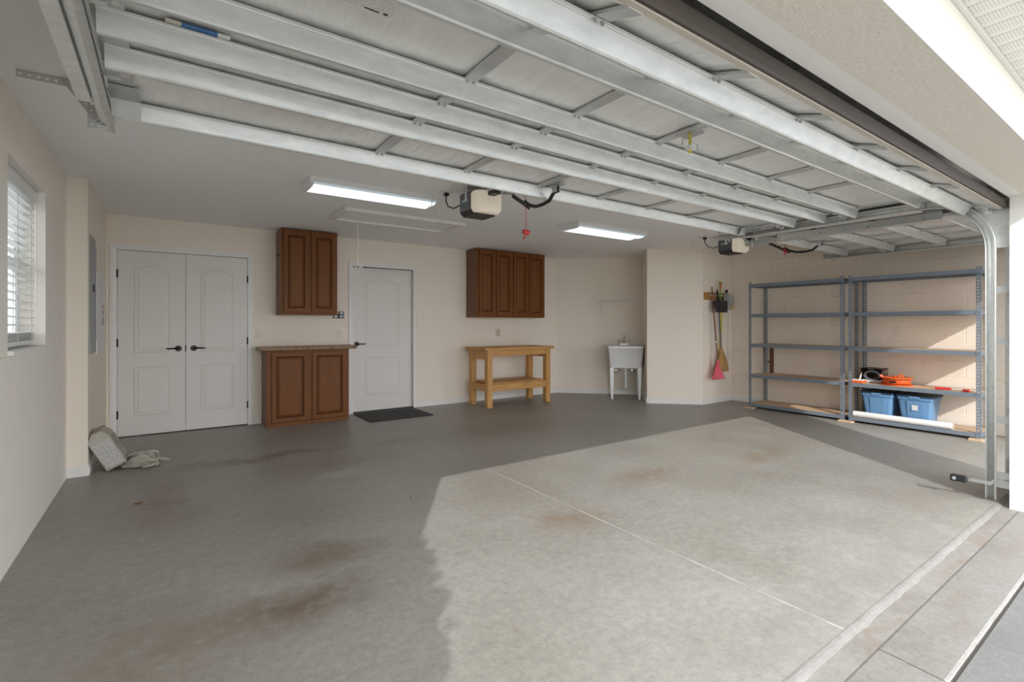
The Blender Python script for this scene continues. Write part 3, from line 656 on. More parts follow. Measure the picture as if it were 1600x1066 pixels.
# ------------------------------------------------------------------ overhead garage doors
ZP = 2.21
SECS = [((.832, 2.050), (1.272, 2.205)), ((1.278, ZP), (1.797, ZP)), ((1.803, ZP), (2.317, ZP)), ((2.323, ZP), (2.80, ZP))]
def garage_door(name, x0, x1, stiles, struts, label):
    gd = thing(name, label, 'garage door', ((x0+x1)/2, .86, 2.05))
    bounds = [x0]+stiles+[x1]
    for si, ((ya, za), (yb, zb)) in enumerate(SECS):
        d = Vector((yb-ya, zb-za)); L = d.length; d.normalize(); n = Vector((-d.y, d.x))   # n points up, away from the room
        def q(t, h): return (ya+d.x*t+n.x*h, za+d.y*t+n.y*h)
        sec = MB().prism([q(0, .004), q(L, .004), q(L, .05), q(0, .05)], 'x', x0, x1).build('section', 'galv_dark', gd)
        MB().prism([q(0, -.006), q(.028, -.006), q(.028, .004), q(0, .004)], 'x', x0, x1).build('section_rail', 'foil', sec)
        MB().prism([q(L-.028, -.006), q(L, -.006), q(L, .004), q(L-.028, .004)], 'x', x0, x1).build('section_rail', 'foil', sec)
        for a, c in zip(bounds, bounds[1:]):
            # foil bay, slightly pillowed
            nx, ny = 10, 4; vs = []; fs = []
            for i in range(nx+1):
                for j in range(ny+1):
                    u, w = i/nx, j/ny; h = .002-.006*(math.sin(PI*u)*math.sin(PI*w))**.5+.0025*random.uniform(-1, 1)*(0 < i < nx)*(0 < j < ny)
                    y_, z_ = q(.028+(L-.056)*w, h); vs.append((a+(c-a)*u, y_, z_))
            for i in range(nx):
                for j in range(ny): k = i*(ny+1)+j; fs.append((k, k+1, k+ny+2, k+ny+1))
            MB().add(vs, fs).build('foil_bay', 'foil', sec, smooth=True)
        for x in stiles:
            MB().prism([q(0, -.014), q(L, -.014), q(L, -.005), q(0, -.005)], 'x', x-.027, x+.027).build('stile', 'galv_dark', sec)
        for x, s in ((x0, 1), (x1, -1)):
            MB().prism([q(0, -.014), q(L, -.014), q(L, .004), q(0, .004)], 'x', min(x, x+s*.085), max(x, x+s*.085)).build('end_stile', 'galv_dark', sec)
    # bottom seal and retainer
    MB().prism([(.818, 2.044), (.807, 2.042), (.801, 2.050), (.802, 2.096), (.810, 2.100), (.818, 2.095)], 'x', x0, x1).build('bottom_seal', 'seal', gd)
    MB().prism([(.818, 2.038), (.838, 2.038), (.845, 2.046), (.845, 2.052), (.818, 2.052)], 'x', x0, x1).build('bottom_retainer', 'retainer', gd)
    MB().prism([(.818, 2.052), (.834, 2.054), (.824, 2.102), (.818, 2.100)], 'x', x0, x1).build('bottom_rail', 'galv_dark', gd)
    for yd, zz_, sl in struts:
        def s(u, w): return (yd+u*math.cos(sl)+w*math.sin(sl), zz_+u*math.sin(sl)-w*math.cos(sl))
        pr = [s(-.020, .0165), s(-.008, .0165), s(-.006, .020), s(.001, .020), s(.003, .026), s(.018, .076), s(.023, .082), s(.038, .082), s(.043, .076), s(.060, .026), s(.062, .0165), s(.082, .0165)]
        st = MB().strip(pr, 'x', x0+.015, x1-.015, .0022).build('strut', 'galv', gd)
        for x in stiles:
            a, c = s(-.012, .0225), s(.004, .03)
            MB().cyl((x-.014, *s(-.013, .0165)), (x-.014, *s(-.013, .026)), .006, n=6).cyl((x+.014, *s(-.013, .0165)), (x+.014, *s(-.013, .026)), .006, n=6).build('bolts', 'zinc', st)
    # centre hinges at the section joints
    h0 = None
    for yj, zj in ((1.275, 2.208), (1.80, ZP), (2.32, ZP)):
        for x in stiles:
            if h0 is None:
                h0 = MB().box(x-.024, yj-.045, zj-.020, x+.024, yj+.045, zj-.0145).cyl((x-.026, yj, zj-.024), (x+.026, yj, zj-.024), .008, n=8).build('hinge', 'zinc', gd); hx = (x, yj, zj)
            else: inst(h0, (x-hx[0], yj-hx[1], zj-hx[2]), gd)
    # end hinges with roller stems
    for yj, zj in ((.90, 2.090), (1.275, 2.203), (1.80, ZP), (2.32, ZP), (2.76, ZP)):
        for x, s in ((x0, 1), (x1, -1)):
            e = MB().box(min(x, x+s*.075), yj-.05, zj-.030, max(x, x+s*.075), yj+.05, zj-.024).box(min(x+s*.01, x+s*.05), yj-.012, zj-.062, max(x+s*.01, x+s*.05), yj+.012, zj-.03).build('end_hinge', 'galv', gd)
            MB().cyl((x+s*.06, yj, zj-.052), (x-s*.035, yj, zj-.052), .0055, n=8).build('roller_stem', 'zinc', e)
            MB().cyl((x-s*.028, yj, zj-.052), (x-s*.042, yj, zj-.052), .021, n=14).build('roller', 'white_plastic', e)
    return gd
ST = [(.972, 2.098, .33), (1.255, ZP, 0), (1.675, ZP, 0), (1.918, ZP, 0), (2.167, ZP, 0), (2.672, ZP, 0)]
MX0, MX1 = -.185, 4.715
main = garage_door('garage_door', MX0, MX1, [.975, 1.535, 2.115, 2.68, 3.235, 3.80], ST, 'wide open overhead door with silver foil bays and struts')
golf = garage_door('garage_door', 5.365, 7.205, [5.825, 6.285, 6.745], [(.972, 2.098, .33), (1.255, ZP, 0), (1.70, ZP, 0), (2.18, ZP, 0), (2.672, ZP, 0)], 'narrow open overhead door in front of the shelving')
# extras on the big door
MB().box(.20, 1.385, 2.1975, .575, 1.472, 2.1985).build('warning_label', 'sticker', main)
MB().box(.49, 1.462, 2.197, .535, 1.468, 2.1975).box(.548, 1.458, 2.197, .562, 1.468, 2.1975).build('label_mark', 'black', main)
MB().box(.042, 1.872, 2.1975, .142, 1.899, 2.1985).build('sticker_strip', 'bluelabel', main)
MB().box(.142, 1.872, 2.1975, .178, 1.899, 2.1985).build('sticker_end', 'paper', main)
MB().box(.0, 1.872, 2.1975, .042, 1.899, 2.1985).build('sticker_end', 'wirewhite', main)
# lock on the centre stile
lk = MB().box(2.075, 1.43, 2.182, 2.165, 1.53, 2.1955).build('lock_plate', 'zinc', main)
MB().cyl((2.12, 1.48, 2.183), (2.12, 1.48, 2.09), .007, n=8).build('lock_spindle', 'yellow', lk)
MB().box(2.102, 1.465, 2.105, 2.138, 1.495, 2.125).build('lock_knob', 'paper', lk)
MB().tube([(2.06, 1.48, 2.12), (2.06, 1.48, 2.145), (2.12, 1.48, 2.155), (2.18, 1.48, 2.145), (2.18, 1.48, 2.12), (2.32, 1.46, 2.13)], .0035, 6).build('lock_cable', 'zinc', lk)
# opener bracket at the rear strut
def arm_bracket(xc, par):
    b = MB().box(xc-.03, 2.50, 2.188, xc+.03, 2.64, 2.194).box(xc-.016, 2.555, 2.145, xc-.012, 2.60, 2.19).box(xc+.012, 2.555, 2.145, xc+.016, 2.60, 2.19)
    return b.build('arm_bracket', 'zinc', par)
arm_bracket(2.185, main); arm_bracket(6.14, golf)
for a, c in ((MX0, MX0+.10), (MX1-.10, MX1)):
    MB().prism([(2.49, 2.188), (2.63, 2.186), (2.668, 2.125), (2.672, 2.125), (2.636, 2.190), (2.49, 2.192)], 'x', a, c).build('top_fixture', 'galv_dark', main)

# ------------------------------------------------------------------ door tracks
def track(xc, s, yend, label, hang, vertical=True):
    """xc centre of the track; s=+1 when the track opens toward +X (left-hand side of a door)"""
    zt = 2.148
    t = thing('door_track', label, 'door track', (xc, YI, 0 if vertical else 2.1), group='steel garage door tracks')
    # C-section swept: down the wall, round the bend, back along the ceiling
    path = [(YI+.10, .02), (YI+.10, 1.78)]; R = .36
    for k in range(1, 11): a = PI/2*k/10; path.append((YI+.10+R*(1-math.cos(a)), 1.788+R*math.sin(a)))
    path.append((yend, zt))
    # profile in (u: x direction toward the opening, w: across the track toward the room)
    prof = [(.030, .026), (.006, .026), (-.012, .021), (-.020, .010), (-.020, -.010), (-.012, -.021), (.006, -.026), (.024, -.026), (.028, -.018)]
    n = len(prof); vs = []; fs = []
    pts = [Vector(p) for p in path]
    for i, p in enumerate(pts):
        d = (pts[min(i+1, len(pts)-1)]-pts[max(i-1, 0)]).normalized(); nn = Vector((d.y, -d.x))    # toward the room / downward
        for u, w in prof: vs.append((xc+s*u, p.x+nn.x*w, p.y+nn.y*w))
    for i in range(len(pts)-1):
        for k in range(n-1): a = i*n+k; fs.append((a, a+1, a+n+1, a+n))
    MB().add(vs, fs).build('rail', 'galv', t, solid=.003, smooth=True)
    # reinforcing angle beside the horizontal run
    MB().strip([(xc-s*.066, zt-.030), (xc-s*.0225, zt-.030), (xc-s*.0225, zt+.040)], 'y', YI+.50, yend-.36, .003).build('reinforcing_angle', 'galv', t)
    for k in range(4):
        y = YI+.62+k*(yend-YI-1.0)/3
        MB().cyl((xc-s*.018, y, zt), (xc-s*.032, y, zt), .009, n=6).build('track_bolt', 'zinc', t)
    # wall angle and brackets beside the vertical run
    MB().box(min(xc-s*.02, xc-s*.024), YI+.080, .02, max(xc-s*.02, xc-s*.024), YI+.125, 1.80).build('wall_angle', 'galv', t)
    for z in (.10, .16, .55, 1.10, 1.46): 
        MB().box(min(xc-s*.024, xc-s*.075), YI, z, max(xc-s*.024, xc-s*.075), YI+.005, z+.05).box(min(xc-s*.0242, xc-s*.0272), YI, z, max(xc-s*.0242, xc-s*.0272), YI+.115, z+.05).build('wall_bracket', 'galv_dark', t)
        MB().cyl((xc-s*.0272, YI+.095, z+.025), (xc-s*.036, YI+.095, z+.025), .009, n=6).build('track_bolt', 'zinc', t)
    MB().prism([(YI, 1.78), (YI+.12, 1.78), (YI+.16, 1.98), (YI+.26, 2.10), (YI+.26, 2.135), (YI+.09, 2.13), (YI, 2.03)], 'x', min(xc-s*.0205, xc-s*.0235), max(xc-s*.0205, xc-s*.0235)).build('flag_bracket', 'galv', t)
    # ceiling hanger of punched angle
    yh = yend+.31; ya_ = yend-.10
    if hang:
        xa, xb = hang
        b = MB().perf((min(xa, xb), yh, 2.436), (1, 0, 0), (0, 0, -1), abs(xb-xa), .034, .030, .0062).perf((min(xa, xb), yh, 2.437), (1, 0, 0), (0, 1, 0), abs(xb-xa), .032, .030, .0062)
        b.build('ceiling_angle', 'galv_dark', t, solid=.002)
        b = MB(); o = Vector((xc-s*.06, ya_, zt-.05)); b.perf(o, (0, 0, 1), (s, 0, 0), .12, .032, .030, .0062); b.build('track_clip', 'galv_dark', t, solid=.002)
        p0 = Vector((xc-s*.03, ya_, zt-.03)); p1 = Vector((xc-s*.20, yh-.004, 2.432)); e = (p1-p0); L = e.length; e.normalize(); wv = Vector((0, 1, 0)).cross(e).normalized()
        MB().perf(p0, e, wv, L, .032, .030, .0062).build('diagonal_brace', 'galv_dark', t, solid=.002)
        p1 = Vector((xc-s*.02, yh-.004, 2.432)); e = (p1-p0); L = e.length; e.normalize(); wv = Vector((1, 0, 0))
        MB().perf(p0, e, wv, L, .030, .030, .0062).build('hanger_strap', 'galv_dark', t, solid=.002)
    return t
track(MX0-.030, 1, 2.90, 'steel door track running along the window wall', (-.57, -.165))
tk = track(MX1+.040, -1, 2.98, 'steel door track at the white jamb between the two doors', (4.72, 5.02))
MB().box(4.7355-.0, 2.40, 2.16, 4.7375, 2.75, 2.185).build('maker_label', 'label', tk)
MB().box(4.735, 2.52, 2.165, 4.7365, 2.62, 2.18).build('maker_mark', 'black', tk)
track(5.365-.040, 1, 3.0, 'steel door track on the pillar side of the narrow door', (5.10, 5.34))
track(7.205+.040, -1, 3.0, 'steel door track beside the shelving', (7.2, 7.45))
ps = thing('safety_sensor', 'small black safety sensor at the foot of the jamb track', 'sensor', (4.64, 1.0, .125))
MB().box(4.60, .985, .125, 4.645, 1.075, .170).build('sensor_body', 'black', ps, bevel=.006)
MB().box(4.645, .866, .135, 4.649, 1.06, .160).box(4.649, .866, .135, 4.732, .872, .160).build('sensor_bracket', 'zinc', ps)
MB().cyl((4.60, 1.05, .148), (4.592, 1.05, .148), .012, n=10).build('sensor_lens', 'plaque', ps)

# ------------------------------------------------------------------ door openers
def opener(xc, label, cordlen, cat='door opener'):
    t = thing('door_opener', label, cat, (xc, 3.66, 2.2))
    xa, xb, y1, y2, za, zb = xc-.135, xc+.135, 3.50, 3.81, 2.185, 2.385
    ym = 3.61
    MB().box(xa, ym, za+.032, xb, y2, zb).build('chassis', 'opener_side', t, bevel=.010, seg=2)
    MB().prism([(ym, za+.034), (y2, za+.034), (y2-.035, za), (ym-.02, za)], 'x', xa+.03, xb-.03).build('bottom_tray', 'opener_bottom', t, bevel=.006)
    MB().prism([(xa, za+.036), (xb, za+.036), (xb-.035, za+.002), (xa+.035, za+.002)], 'y', ym+.004, y2-.01).build('bottom_skirt', 'opener_bottom', t)
    # rounded lamp lens wrapping the end that faces the door
    def R(z, ins):
        pts = [(xa+ins, ym, z)]
        for cxx, a0 in ((xa+.07, PI), (xb-.07, 1.5*PI)):
            for k in range(6): a = a0+PI/2*k/5; pts.append((cxx+(.07-ins)*math.cos(a), y1+.07+(.07-ins)*math.sin(a), z))
        pts.append((xb-ins, ym, z)); return pts
    b = MB(); b.rings([R(za+.012, .028), R(za+.030, .010), R(za+.045, 0), R(zb-.03, 0), R(zb-.012, .012)]); b.f.append(tuple(range(14))[::-1])
    b.build('lamp_lens', 'lens', t, smooth=True)
    MB().box(xa-.0015, 3.665, 2.30, xa, 3.765, 2.325).build('name_plate', 'plaque', t)
    # rail, trolley, arm
    zr = 2.335
    MB().box(xc-.02, .82, zr+.03, xc+.02, 3.62, zr+.055).build('rail', 'galv', t)
    MB().box(xc-.035, 3.40, zr-.005, xc+.035, 3.60, zr+.03).build('rail_cap', 'black', t, bevel=.004)
    tr = MB().box(xc-.028, 3.18, zr-.03, xc+.028, 3.32, zr+.029).cyl((xc-.03, 3.22, zr-.045), (xc+.03, 3.22, zr-.045), .012).build('trolley', 'zinc', t)
    ar = MB(); p0, p1 = Vector((xc+.01, 3.20, 2.285)), Vector((xc-.02, 2.93, 2.130)); e = (p1-p0).normalized()
    wv = Vector((0, -e.z, e.y)); ar.perf(p0, e, wv, (p1-p0).length, .03, .045, .006)
    ar.build('straight_arm', 'blackmetal', t, solid=.004)
    MB().tube([p1+Vector((-.006, .06, .045)), p1+Vector((-.006, 0, .004)), p1+Vector((-.01, -.08, -.022)), (xc-.05, 2.75, 2.100), (xc-.06, 2.66, 2.108), (xc-.07, 2.60, 2.150), (xc-.07, 2.575, 2.180)], .013, 8).build('curved_arm', 'blackmetal', t, smooth=True)
    # release cord
    cz = 2.31; yy = 2.985
    MB().tube([(xc-.02, 3.2, 2.32), (xc-.02, 3.08, 2.30), (xc-.02, yy, 2.20), (xc-.02, yy, 2.145-cordlen)], .003, 5).build('release_cord', 'redcord', t)
    zk = 2.145-cordlen
    MB().cyl((xc-.045, yy, zk), (xc+.005, yy, zk-.005), .018, .018, 10).tube([(xc-.02, yy, zk-.01), (xc-.03, yy, zk-.035), (xc-.045, yy, zk-.055)], .006, 6).build('release_handle', 'red', t, smooth=True)
    # ceiling hangers of punched angle
    b = MB().perf((xc-.24, 3.72, 2.437), (1, 0, 0), (0, 0, -1), .46, .034, .028, .006).perf((xc-.24, 3.72, 2.437), (1, 0, 0), (0, -1, 0), .46, .03, .028, .006)
    b.build('ceiling_angle', 'galv', t, solid=.002)
    for s in (-1, 1):
        b = MB().perf((xc+s*.137-.002, 3.705, 2.30), (0, 0, 1), (0, -1, 0), .135, .03, .027, .006).build('hanger_strap', 'galv', t, solid=.003)
    # power cord to the ceiling outlet
    MB().tube([(xa, 3.80, 2.29), (xa-.03, 3.86, 2.27), (xa-.05, 3.93, 2.30), (xa-.05, 3.97, 2.36), (xa-.04, 3.98, 2.428)], .006, 6).build('power_cord', 'black', t, smooth=True)
    MB().box(xa-.06, 3.96, 2.405, xa-.02, 4.0, 2.432).build('plug', 'black', t, bevel=.004)
    MB().tube([(xa, 3.80, 2.26), (xa-.05, 3.9, 2.21), (xa-.10, 4.05, 2.24), (xa-.12, 4.12, 2.34), (xa-.10, 4.14, 2.437)], .003, 5).build('bell_wire', 'wirewhite', t, smooth=True)
    return t
opener(2.255, 'door opener with warm lit lens and hanging red release handle', .20)
opener(6.21, 'door opener with dark nameplate side above the broom rack', .0)
for x in (2.08, 6.03):
    o = thing('ceiling_outlet', 'white ceiling outlet feeding the opener over the wide door' if x < 3 else 'white ceiling outlet feeding the opener over the narrow door', 'outlet', (x, 4.0, 2.44))
    MB().box(x-.06, 3.945, 2.433, x+.06, 4.055, 2.44).build('cover_plate', 'white_plastic', o, bevel=.002)

# ------------------------------------------------------------------ shelving units
XF, XBK = 7.105, 7.565
def shelving(y0, y1, label):
    t = thing('shelving_unit', label, 'shelving', ((XF+XBK)/2, (y0+y1)/2, .02), group='grey steel shelving units')
    H = 1.865
    def post(x, y, sx, sy):
        b = MB().perf((x, y, .02), (0, 0, 1), (sx, 0, 0), H-.02, .038, .034, .0095).perf((x, y, .02), (0, 0, 1), (0, sy, 0), H-.02, .038, .034, .0095)
        return b.build('post', 'shelfsteel', t, solid=.0022)
    for x, sx in ((XF, 1), (XBK, -1)):
        for y, sy in ((y0, 1), (y1, -1)): post(x, y, sx, sy)
    for z in (1.815, 1.372, .928, .480, .052):
        for x, s in ((XF+.0025, 1), (XBK-.0025, -1)):
            MB().prism([(x, z-.022), (x+s*.004, z-.022), (x+s*.004, z+.006), (x+s*.014, z+.006), (x+s*.014, z+.010), (x+s*.004, z+.010), (x+s*.004, z+.024), (x, z+.024)], 'y', y0+.003, y1-.003).build('beam', 'shelfsteel', t)
        for y, s in ((y0+.0025, 1), (y1-.0025, -1)):
            MB().prism([(y, z-.022), (y+s*.004, z-.022), (y+s*.004, z+.006), (y+s*.014, z+.006), (y+s*.014, z+.010), (y+s*.004, z+.010), (y+s*.004, z+.024), (y, z+.024)], 'x', XF+.003, XBK-.003).build('end_beam', 'shelfsteel', t)
        MB().box(XF+.008, y0+.008, z+.0105, XBK-.008, y1-.008, z+.0225).build('deck', 'pb', t)
    return t
shelving(1.405, 2.645, 'grey steel shelving unit holding the blue bins')
shelving(2.705, 3.955, 'empty grey steel shelving unit beside the broom rack')
for (x, y, w, lab) in ((XF-.02, 1.405, .09, 'small scrap wood shim under the shelving post nearest the narrow door'), (XF-.02, 2.62, .13, 'long scrap wood shim under the two middle shelving posts'), (XF-.02, 3.90, .08, 'scrap wood shim under the shelving post nearest the broom rack')):
    tag(MB().box(x-.04, y-.03, 0, x+.07, y+w, .0195).build('wood_shim', 'pb', loc=(x, y, 0), bevel=.002), lab, 'shim', 'wood shims under the shelving')

# bins
def bin_(y0, y1, label, lab):
    z0 = .0745; z1 = .40
    t = thing('storage_bin', label, 'bin', (7.30, (y0+y1)/2, z0)); xa, xb = 7.165, 7.535
    def R(z, i, r=.03):
        pts = []
        for cx_, cy_, a0 in ((xb-i-r, y1-i-r, 0), (xa+i+r, y1-i-r, PI/2), (xa+i+r, y0+i+r, PI), (xb-i-r, y0+i+r, 1.5*PI)):
            for k in range(4): a = a0+PI/2*k/3; pts.append((cx_+r*math.cos(a), cy_+r*math.sin(a), z))
        return pts
    b = MB(); b.rings([R(z0, .045), R(z1-.045, .016), R(z1-.045, .006), R(z1-.012, .004), R(z1-.012, .012)]); b.f.append(tuple(range(16))[::-1])
    b.build('tub', 'blue', t, smooth=True)
    w = y1-y0
    for s in (.28, .72):
        pass
    def xf(z): return xa+.045+(.016-.045)*(z-z0)/(z1-.045-z0)
    a, c = y0+w*.27, y1-w*.27
    MB().add([(xf(.10)-.002, a+.012, .10), (xf(.10)-.002, c-.012, .10), (xf(.335)-.014, c-.012, .335), (xf(.335)-.014, c, .335), (xf(.335)-.014, a, .335), (xf(.10)+.02, a+.012, .10), (xf(.10)+.02, c-.012, .10), (xf(.335)+.02, c, .345), (xf(.335)+.02, a, .345)],
             [(0, 1, 2, 4), (1, 6, 7, 2), (0, 4, 8, 5), (4, 2, 7, 8)]).build('front_rib', 'blue', t)
    if lab:
        x_ = xf(.26)-.0165; MB().add([(x_-.002, a+.05, .235), (x_-.002, c-.06, .235), (x_-.004, c-.06, .295), (x_-.004, a+.05, .295), (x_, a+.05, .235), (x_, c-.06, .235), (x_-.002, c-.06, .295), (x_-.002, a+.05, .295)], [(0, 1, 2, 3), (7, 6, 5, 4), (0, 4, 5, 1), (2, 6, 7, 3), (1, 5, 6, 2), (3, 7, 4, 0)]).build('label', 'label', t)
    b = MB(); b.rings([R(z1-.014, -.002), R(z1+.006, -.002), R(z1+.010, .006), R(z1+.010, .03), R(z1+.003, .036)]); b.build('lid', 'lid', t, smooth=True)
    MB().box(xa-.006, (y0+y1)/2-.05, z1-.03, xa+.006, (y0+y1)/2+.05, z1-.004).build('latch', 'blue', t, bevel=.003)
bin_(1.815, 2.175, 'blue storage bin with a white label on the lowest shelf', True)
bin_(2.195, 2.545, 'plain blue storage bin beside the labelled bin', False)
rl = thing('paper_roll', 'long white paper roll lying in front of the blue bins', 'paper roll', (7.15, 2.1, .11))
b = MB(); b.tube([(7.142, 2.60, .1125), (7.135, 2.3, .1125), (7.13, 2.0, .1125), (7.128, 1.64, .1125)], .036, 18); b.build('sheet', 'paper', rl, smooth=True)
MB().cyl((7.128, 1.645, .1125), (7.128, 1.630, .1125), .027, n=14).build('roll_core', 'cartonplain', rl)
# things on the second shelf
zs = .504
bx_ = thing('product_box', 'open dark printed carton holding a coiled hose on the shelf', 'box', (7.42, 2.46, zs))
MB().box(7.33, 2.36, zs, 7.52, 2.60, zs+.006).box(7.515, 2.36, zs, 7.52, 2.60, zs+.18).box(7.33, 2.36, zs, 7.52, 2.365, zs+.18).box(7.33, 2.595, zs, 7.52, 2.60, zs+.18).box(7.33, 2.36, zs+.175, 7.52, 2.60, zs+.18).build('carton', 'picbox', bx_)
MB().box(7.322, 2.36, zs, 7.33, 2.60, zs+.035).build('front_flap', 'label', bx_)
for k in range(3):
    MB().tube([(7.36+.02*k, 2.48+.085*math.cos(2*PI*i/20), zs+.085+.055*math.sin(2*PI*i/20)) for i in range(20)], .011, 6, True).build('hose_coil', 'opener_side', bx_, smooth=True)
rk = thing('extension_cord_reel', 'orange extension cord wound on a flat orange reel', 'cord reel', (7.28, 2.2, zs))
def disc(z, r, th, m, nm):
    b = MB(); N = 24
    ring = lambda rr_, zz_: [(7.28+rr_*math.cos(2*PI*i/N), 2.20+rr_*math.sin(2*PI*i/N), zz_) for i in range(N)]
    b.rings([ring(.03, z), ring(r, z), ring(r, z+th), ring(.03, z+th)], False); return b.build(nm, m, rk, smooth=True)
disc(zs, .165, .010, 'orange', 'flange'); disc(zs+.085, .165, .010, 'orange', 'flange')
MB().cyl((7.28, 2.20, zs), (7.28, 2.20, zs+.11), .035, n=14).build('hub', 'orange', rk)
pts = []
for i in range(4*24+1):
    a = 2*PI*i/24; pts.append((7.28+(.125+.012*math.sin(i*.7))*math.cos(a), 2.20+(.125+.012*math.sin(i*.7))*math.sin(a), zs+.02+i/96*.055))
MB().tube(pts, .011, 6).build('cord', 'orangecord', rk, smooth=True)
pts = [(7.28+.10*math.cos(2*PI*i/24)+.004*(i//24), 2.20+.10*math.sin(2*PI*i/24), zs+.02+i/72*.05) for i in range(73)]
MB().tube(pts, .013, 6).build('cord', 'orangecord', rk, smooth=True)
MB().tube([(7.24, 2.13, zs+.095), (7.235, 2.12, zs+.13), (7.24, 2.16, zs+.135), (7.245, 2.17, zs+.10)], .009, 6).build('reel_handle', 'orange', rk, smooth=True)
MB().cyl((7.17, 2.30, zs+.095), (7.16, 2.33, zs+.12), .014, n=8).build('plug', 'orange', rk)
MB().box(7.118, 2.15, zs+.035, 7.122, 2.22, zs+.055).build('maker_strip', 'black', rk)
ct = thing('cord_package', 'flat orange and white package overhanging the shelf posts', 'package', (7.16, 2.56, zs))
MB().box(7.116, 2.50, zs, 7.24, 2.635, zs+.034).build('tray', 'orangecord', ct, bevel=.002)
MB().box(7.118, 2.502, zs+.034, 7.238, 2.633, zs+.042).build('sheet', 'paper', ct)
MB().add([(7.15, 2.53, zs+.042), (7.15, 2.55, zs+.042), (7.22, 2.54, zs+.13), (7.152, 2.53, zs+.042), (7.152, 2.55, zs+.042), (7.222, 2.545, zs+.13)], [(0, 1, 2), (5, 4, 3), (0, 3, 4, 1), (1, 4, 5, 2), (2, 5, 3, 0)]).build('folded_flap', 'paper', ct)
lo = thing('pruning_lopper', 'red-handled pruning lopper lying on the shelf edge', 'lopper', (7.18, 1.63, zs))
MB().cyl((7.160, 1.80, zs+.016), (7.175, 1.66, zs+.016), .015, .013).build('grip', 'red', lo, smooth=True)
MB().cyl((7.175, 1.66, zs+.016), (7.20, 1.52, zs+.016), .009).build('shank', 'galv', lo)
MB().cyl((7.125, 1.50, zs+.016), (7.145, 1.555, zs+.016), .015, .013).build('grip', 'red', lo, smooth=True)
MB().cyl((7.145, 1.555, zs+.016), (7.20, 1.50, zs+.016), .008).build('shank', 'galv', lo)
MB().prism([(7.19, 1.53), (7.215, 1.51), (7.235, 1.47), (7.225, 1.44), (7.21, 1.46), (7.19, 1.50)], 'z', zs+.012, zs+.020).build('blade', 'galv_dark', lo)
# strap behind the far shelves, hooks
sr = thing('hanging_strap', 'brown leather strap hanging on the wall behind the empty shelves', 'strap', (XR, 3.90, .9))
MB().tube([(XR-.014, 3.99, .90), (XR-.014, 3.985, .80), (XR-.014, 3.97, .68), (XR-.014, 3.92, .66), (XR-.014, 3.87, .70)], .011, 6).build('strap_loop', 'leather', sr, smooth=True)
MB().box(XR-.022, 3.835, .44, XR-.004, 3.895, .88).build('strap_tail', 'leather', sr, bevel=.006)
for z in (1.70, 1.38):
    h = thing('wall_hook', 'small wire hook at the shelf end, %s' % ('level with the broom rack' if z > 1.5 else 'below the rack level'), 'hook', (XR, 4.28, z))
    MB().tube([(XR, 4.28, z+.03), (XR-.03, 4.28, z+.03), (XR-.045, 4.28, z), (XR-.03, 4.28, z-.03), (XR-.015, 4.28, z-.02)], .004, 6).build('wire', 'galv', h, smooth=True)

# ------------------------------------------------------------------ broom rack
YW = P4[1]
rb = thing('tool_rack', 'honey wood tool rack board with spring clips', 'tool rack', (7.17, YW, 1.69))
MB().box(6.835, YW-.02, 1.625, 7.555, YW, 1.745).build('board', 'rackwood', rb, bevel=.003)
for x in (6.985, 7.13, 7.28, 7.44):
    MB().tube([(x-.03, YW-.06, 1.705), (x-.028, YW-.03, 1.70), (x, YW-.02, 1.70), (x+.028, YW-.03, 1.70), (x+.03, YW-.06, 1.705)], .007, 6).build('clip', 'white_plastic', rb, smooth=True)
rp = thing('lobby_dustpan', 'black dustpan hanging from the tool rack', 'dustpan', (7.04, YW-.05, 1.42))
MB().prism([(6.945, 1.43), (7.235, 1.43), (7.255, 1.61), (6.955, 1.61)], 'y', YW-.15, YW-.135).prism([(YW-.15, 1.61), (YW-.10, 1.605), (YW-.10, 1.59), (YW-.15, 1.595)], 'x', 6.955, 7.25).prism([(YW-.15, 1.43), (YW-.075, 1.585), (YW-.075, 1.60), (YW-.15, 1.60)], 'x', 6.95, 6.958).prism([(YW-.15, 1.43), (YW-.075, 1.585), (YW-.075, 1.60), (YW-.15, 1.60)], 'x', 7.243, 7.251).build('pan', 'black', rp, bevel=.004)
MB().cyl((7.085, YW-.11, 1.595), (7.085, YW-.068, 1.76), .012, n=8).build('handle', 'black', rp)
rg = thing('fan_rake', 'pink plastic fan rake hanging on a brown handle', 'rake', (7.0, YW-.05, .4))
MB().cyl((6.985, YW-.045, 1.83), (7.015, YW-.125, .66), .0115, n=8).build('handle', 'rakehandle', rg)
MB().cyl((7.006, YW-.103, .98), (7.007, YW-.1047, .955), .0135, n=8).build('ferrule', 'white_plastic', rg)
for i in range(13):
    u = (i-6)/6; x1 = 7.015+u*.155
    MB().tube([(7.015+u*.012, YW-.125, .66), (7.015+u*.07, YW-.13, .54), (x1, YW-.14, .41), (x1+u*.005, YW-.155, .395)], [.007, .008, .009, .006], 5).build('tine', 'pink', rg, smooth=True)
for z, hw in ((.59, .048), (.51, .092), (.44, .135)):
    MB().tube([(7.015-hw, YW-.13, z), (7.015, YW-.132, z+.008), (7.015+hw, YW-.13, z)], .008, 6).build('crossband', 'pink', rg, smooth=True)
MB().prism([(6.995, .69), (7.035, .69), (7.06, .56), (6.97, .56)], 'y', YW-.138, YW-.12).build('rake_socket', 'pink', rg, bevel=.003)
br = thing('straw_broom', 'straw corn broom with a slate handle hanging beside the rake', 'broom', (7.2, YW-.05, .5))
MB().cyl((7.13, YW-.05, 1.80), (7.205, YW-.072, .82), .0115, n=8).build('handle', 'bluehandle', br)
def er(cx_, w, d, z, n=16): return [(cx_+w*math.cos(2*PI*k/n), YW-.072+d*math.sin(2*PI*k/n), z) for k in range(n)]
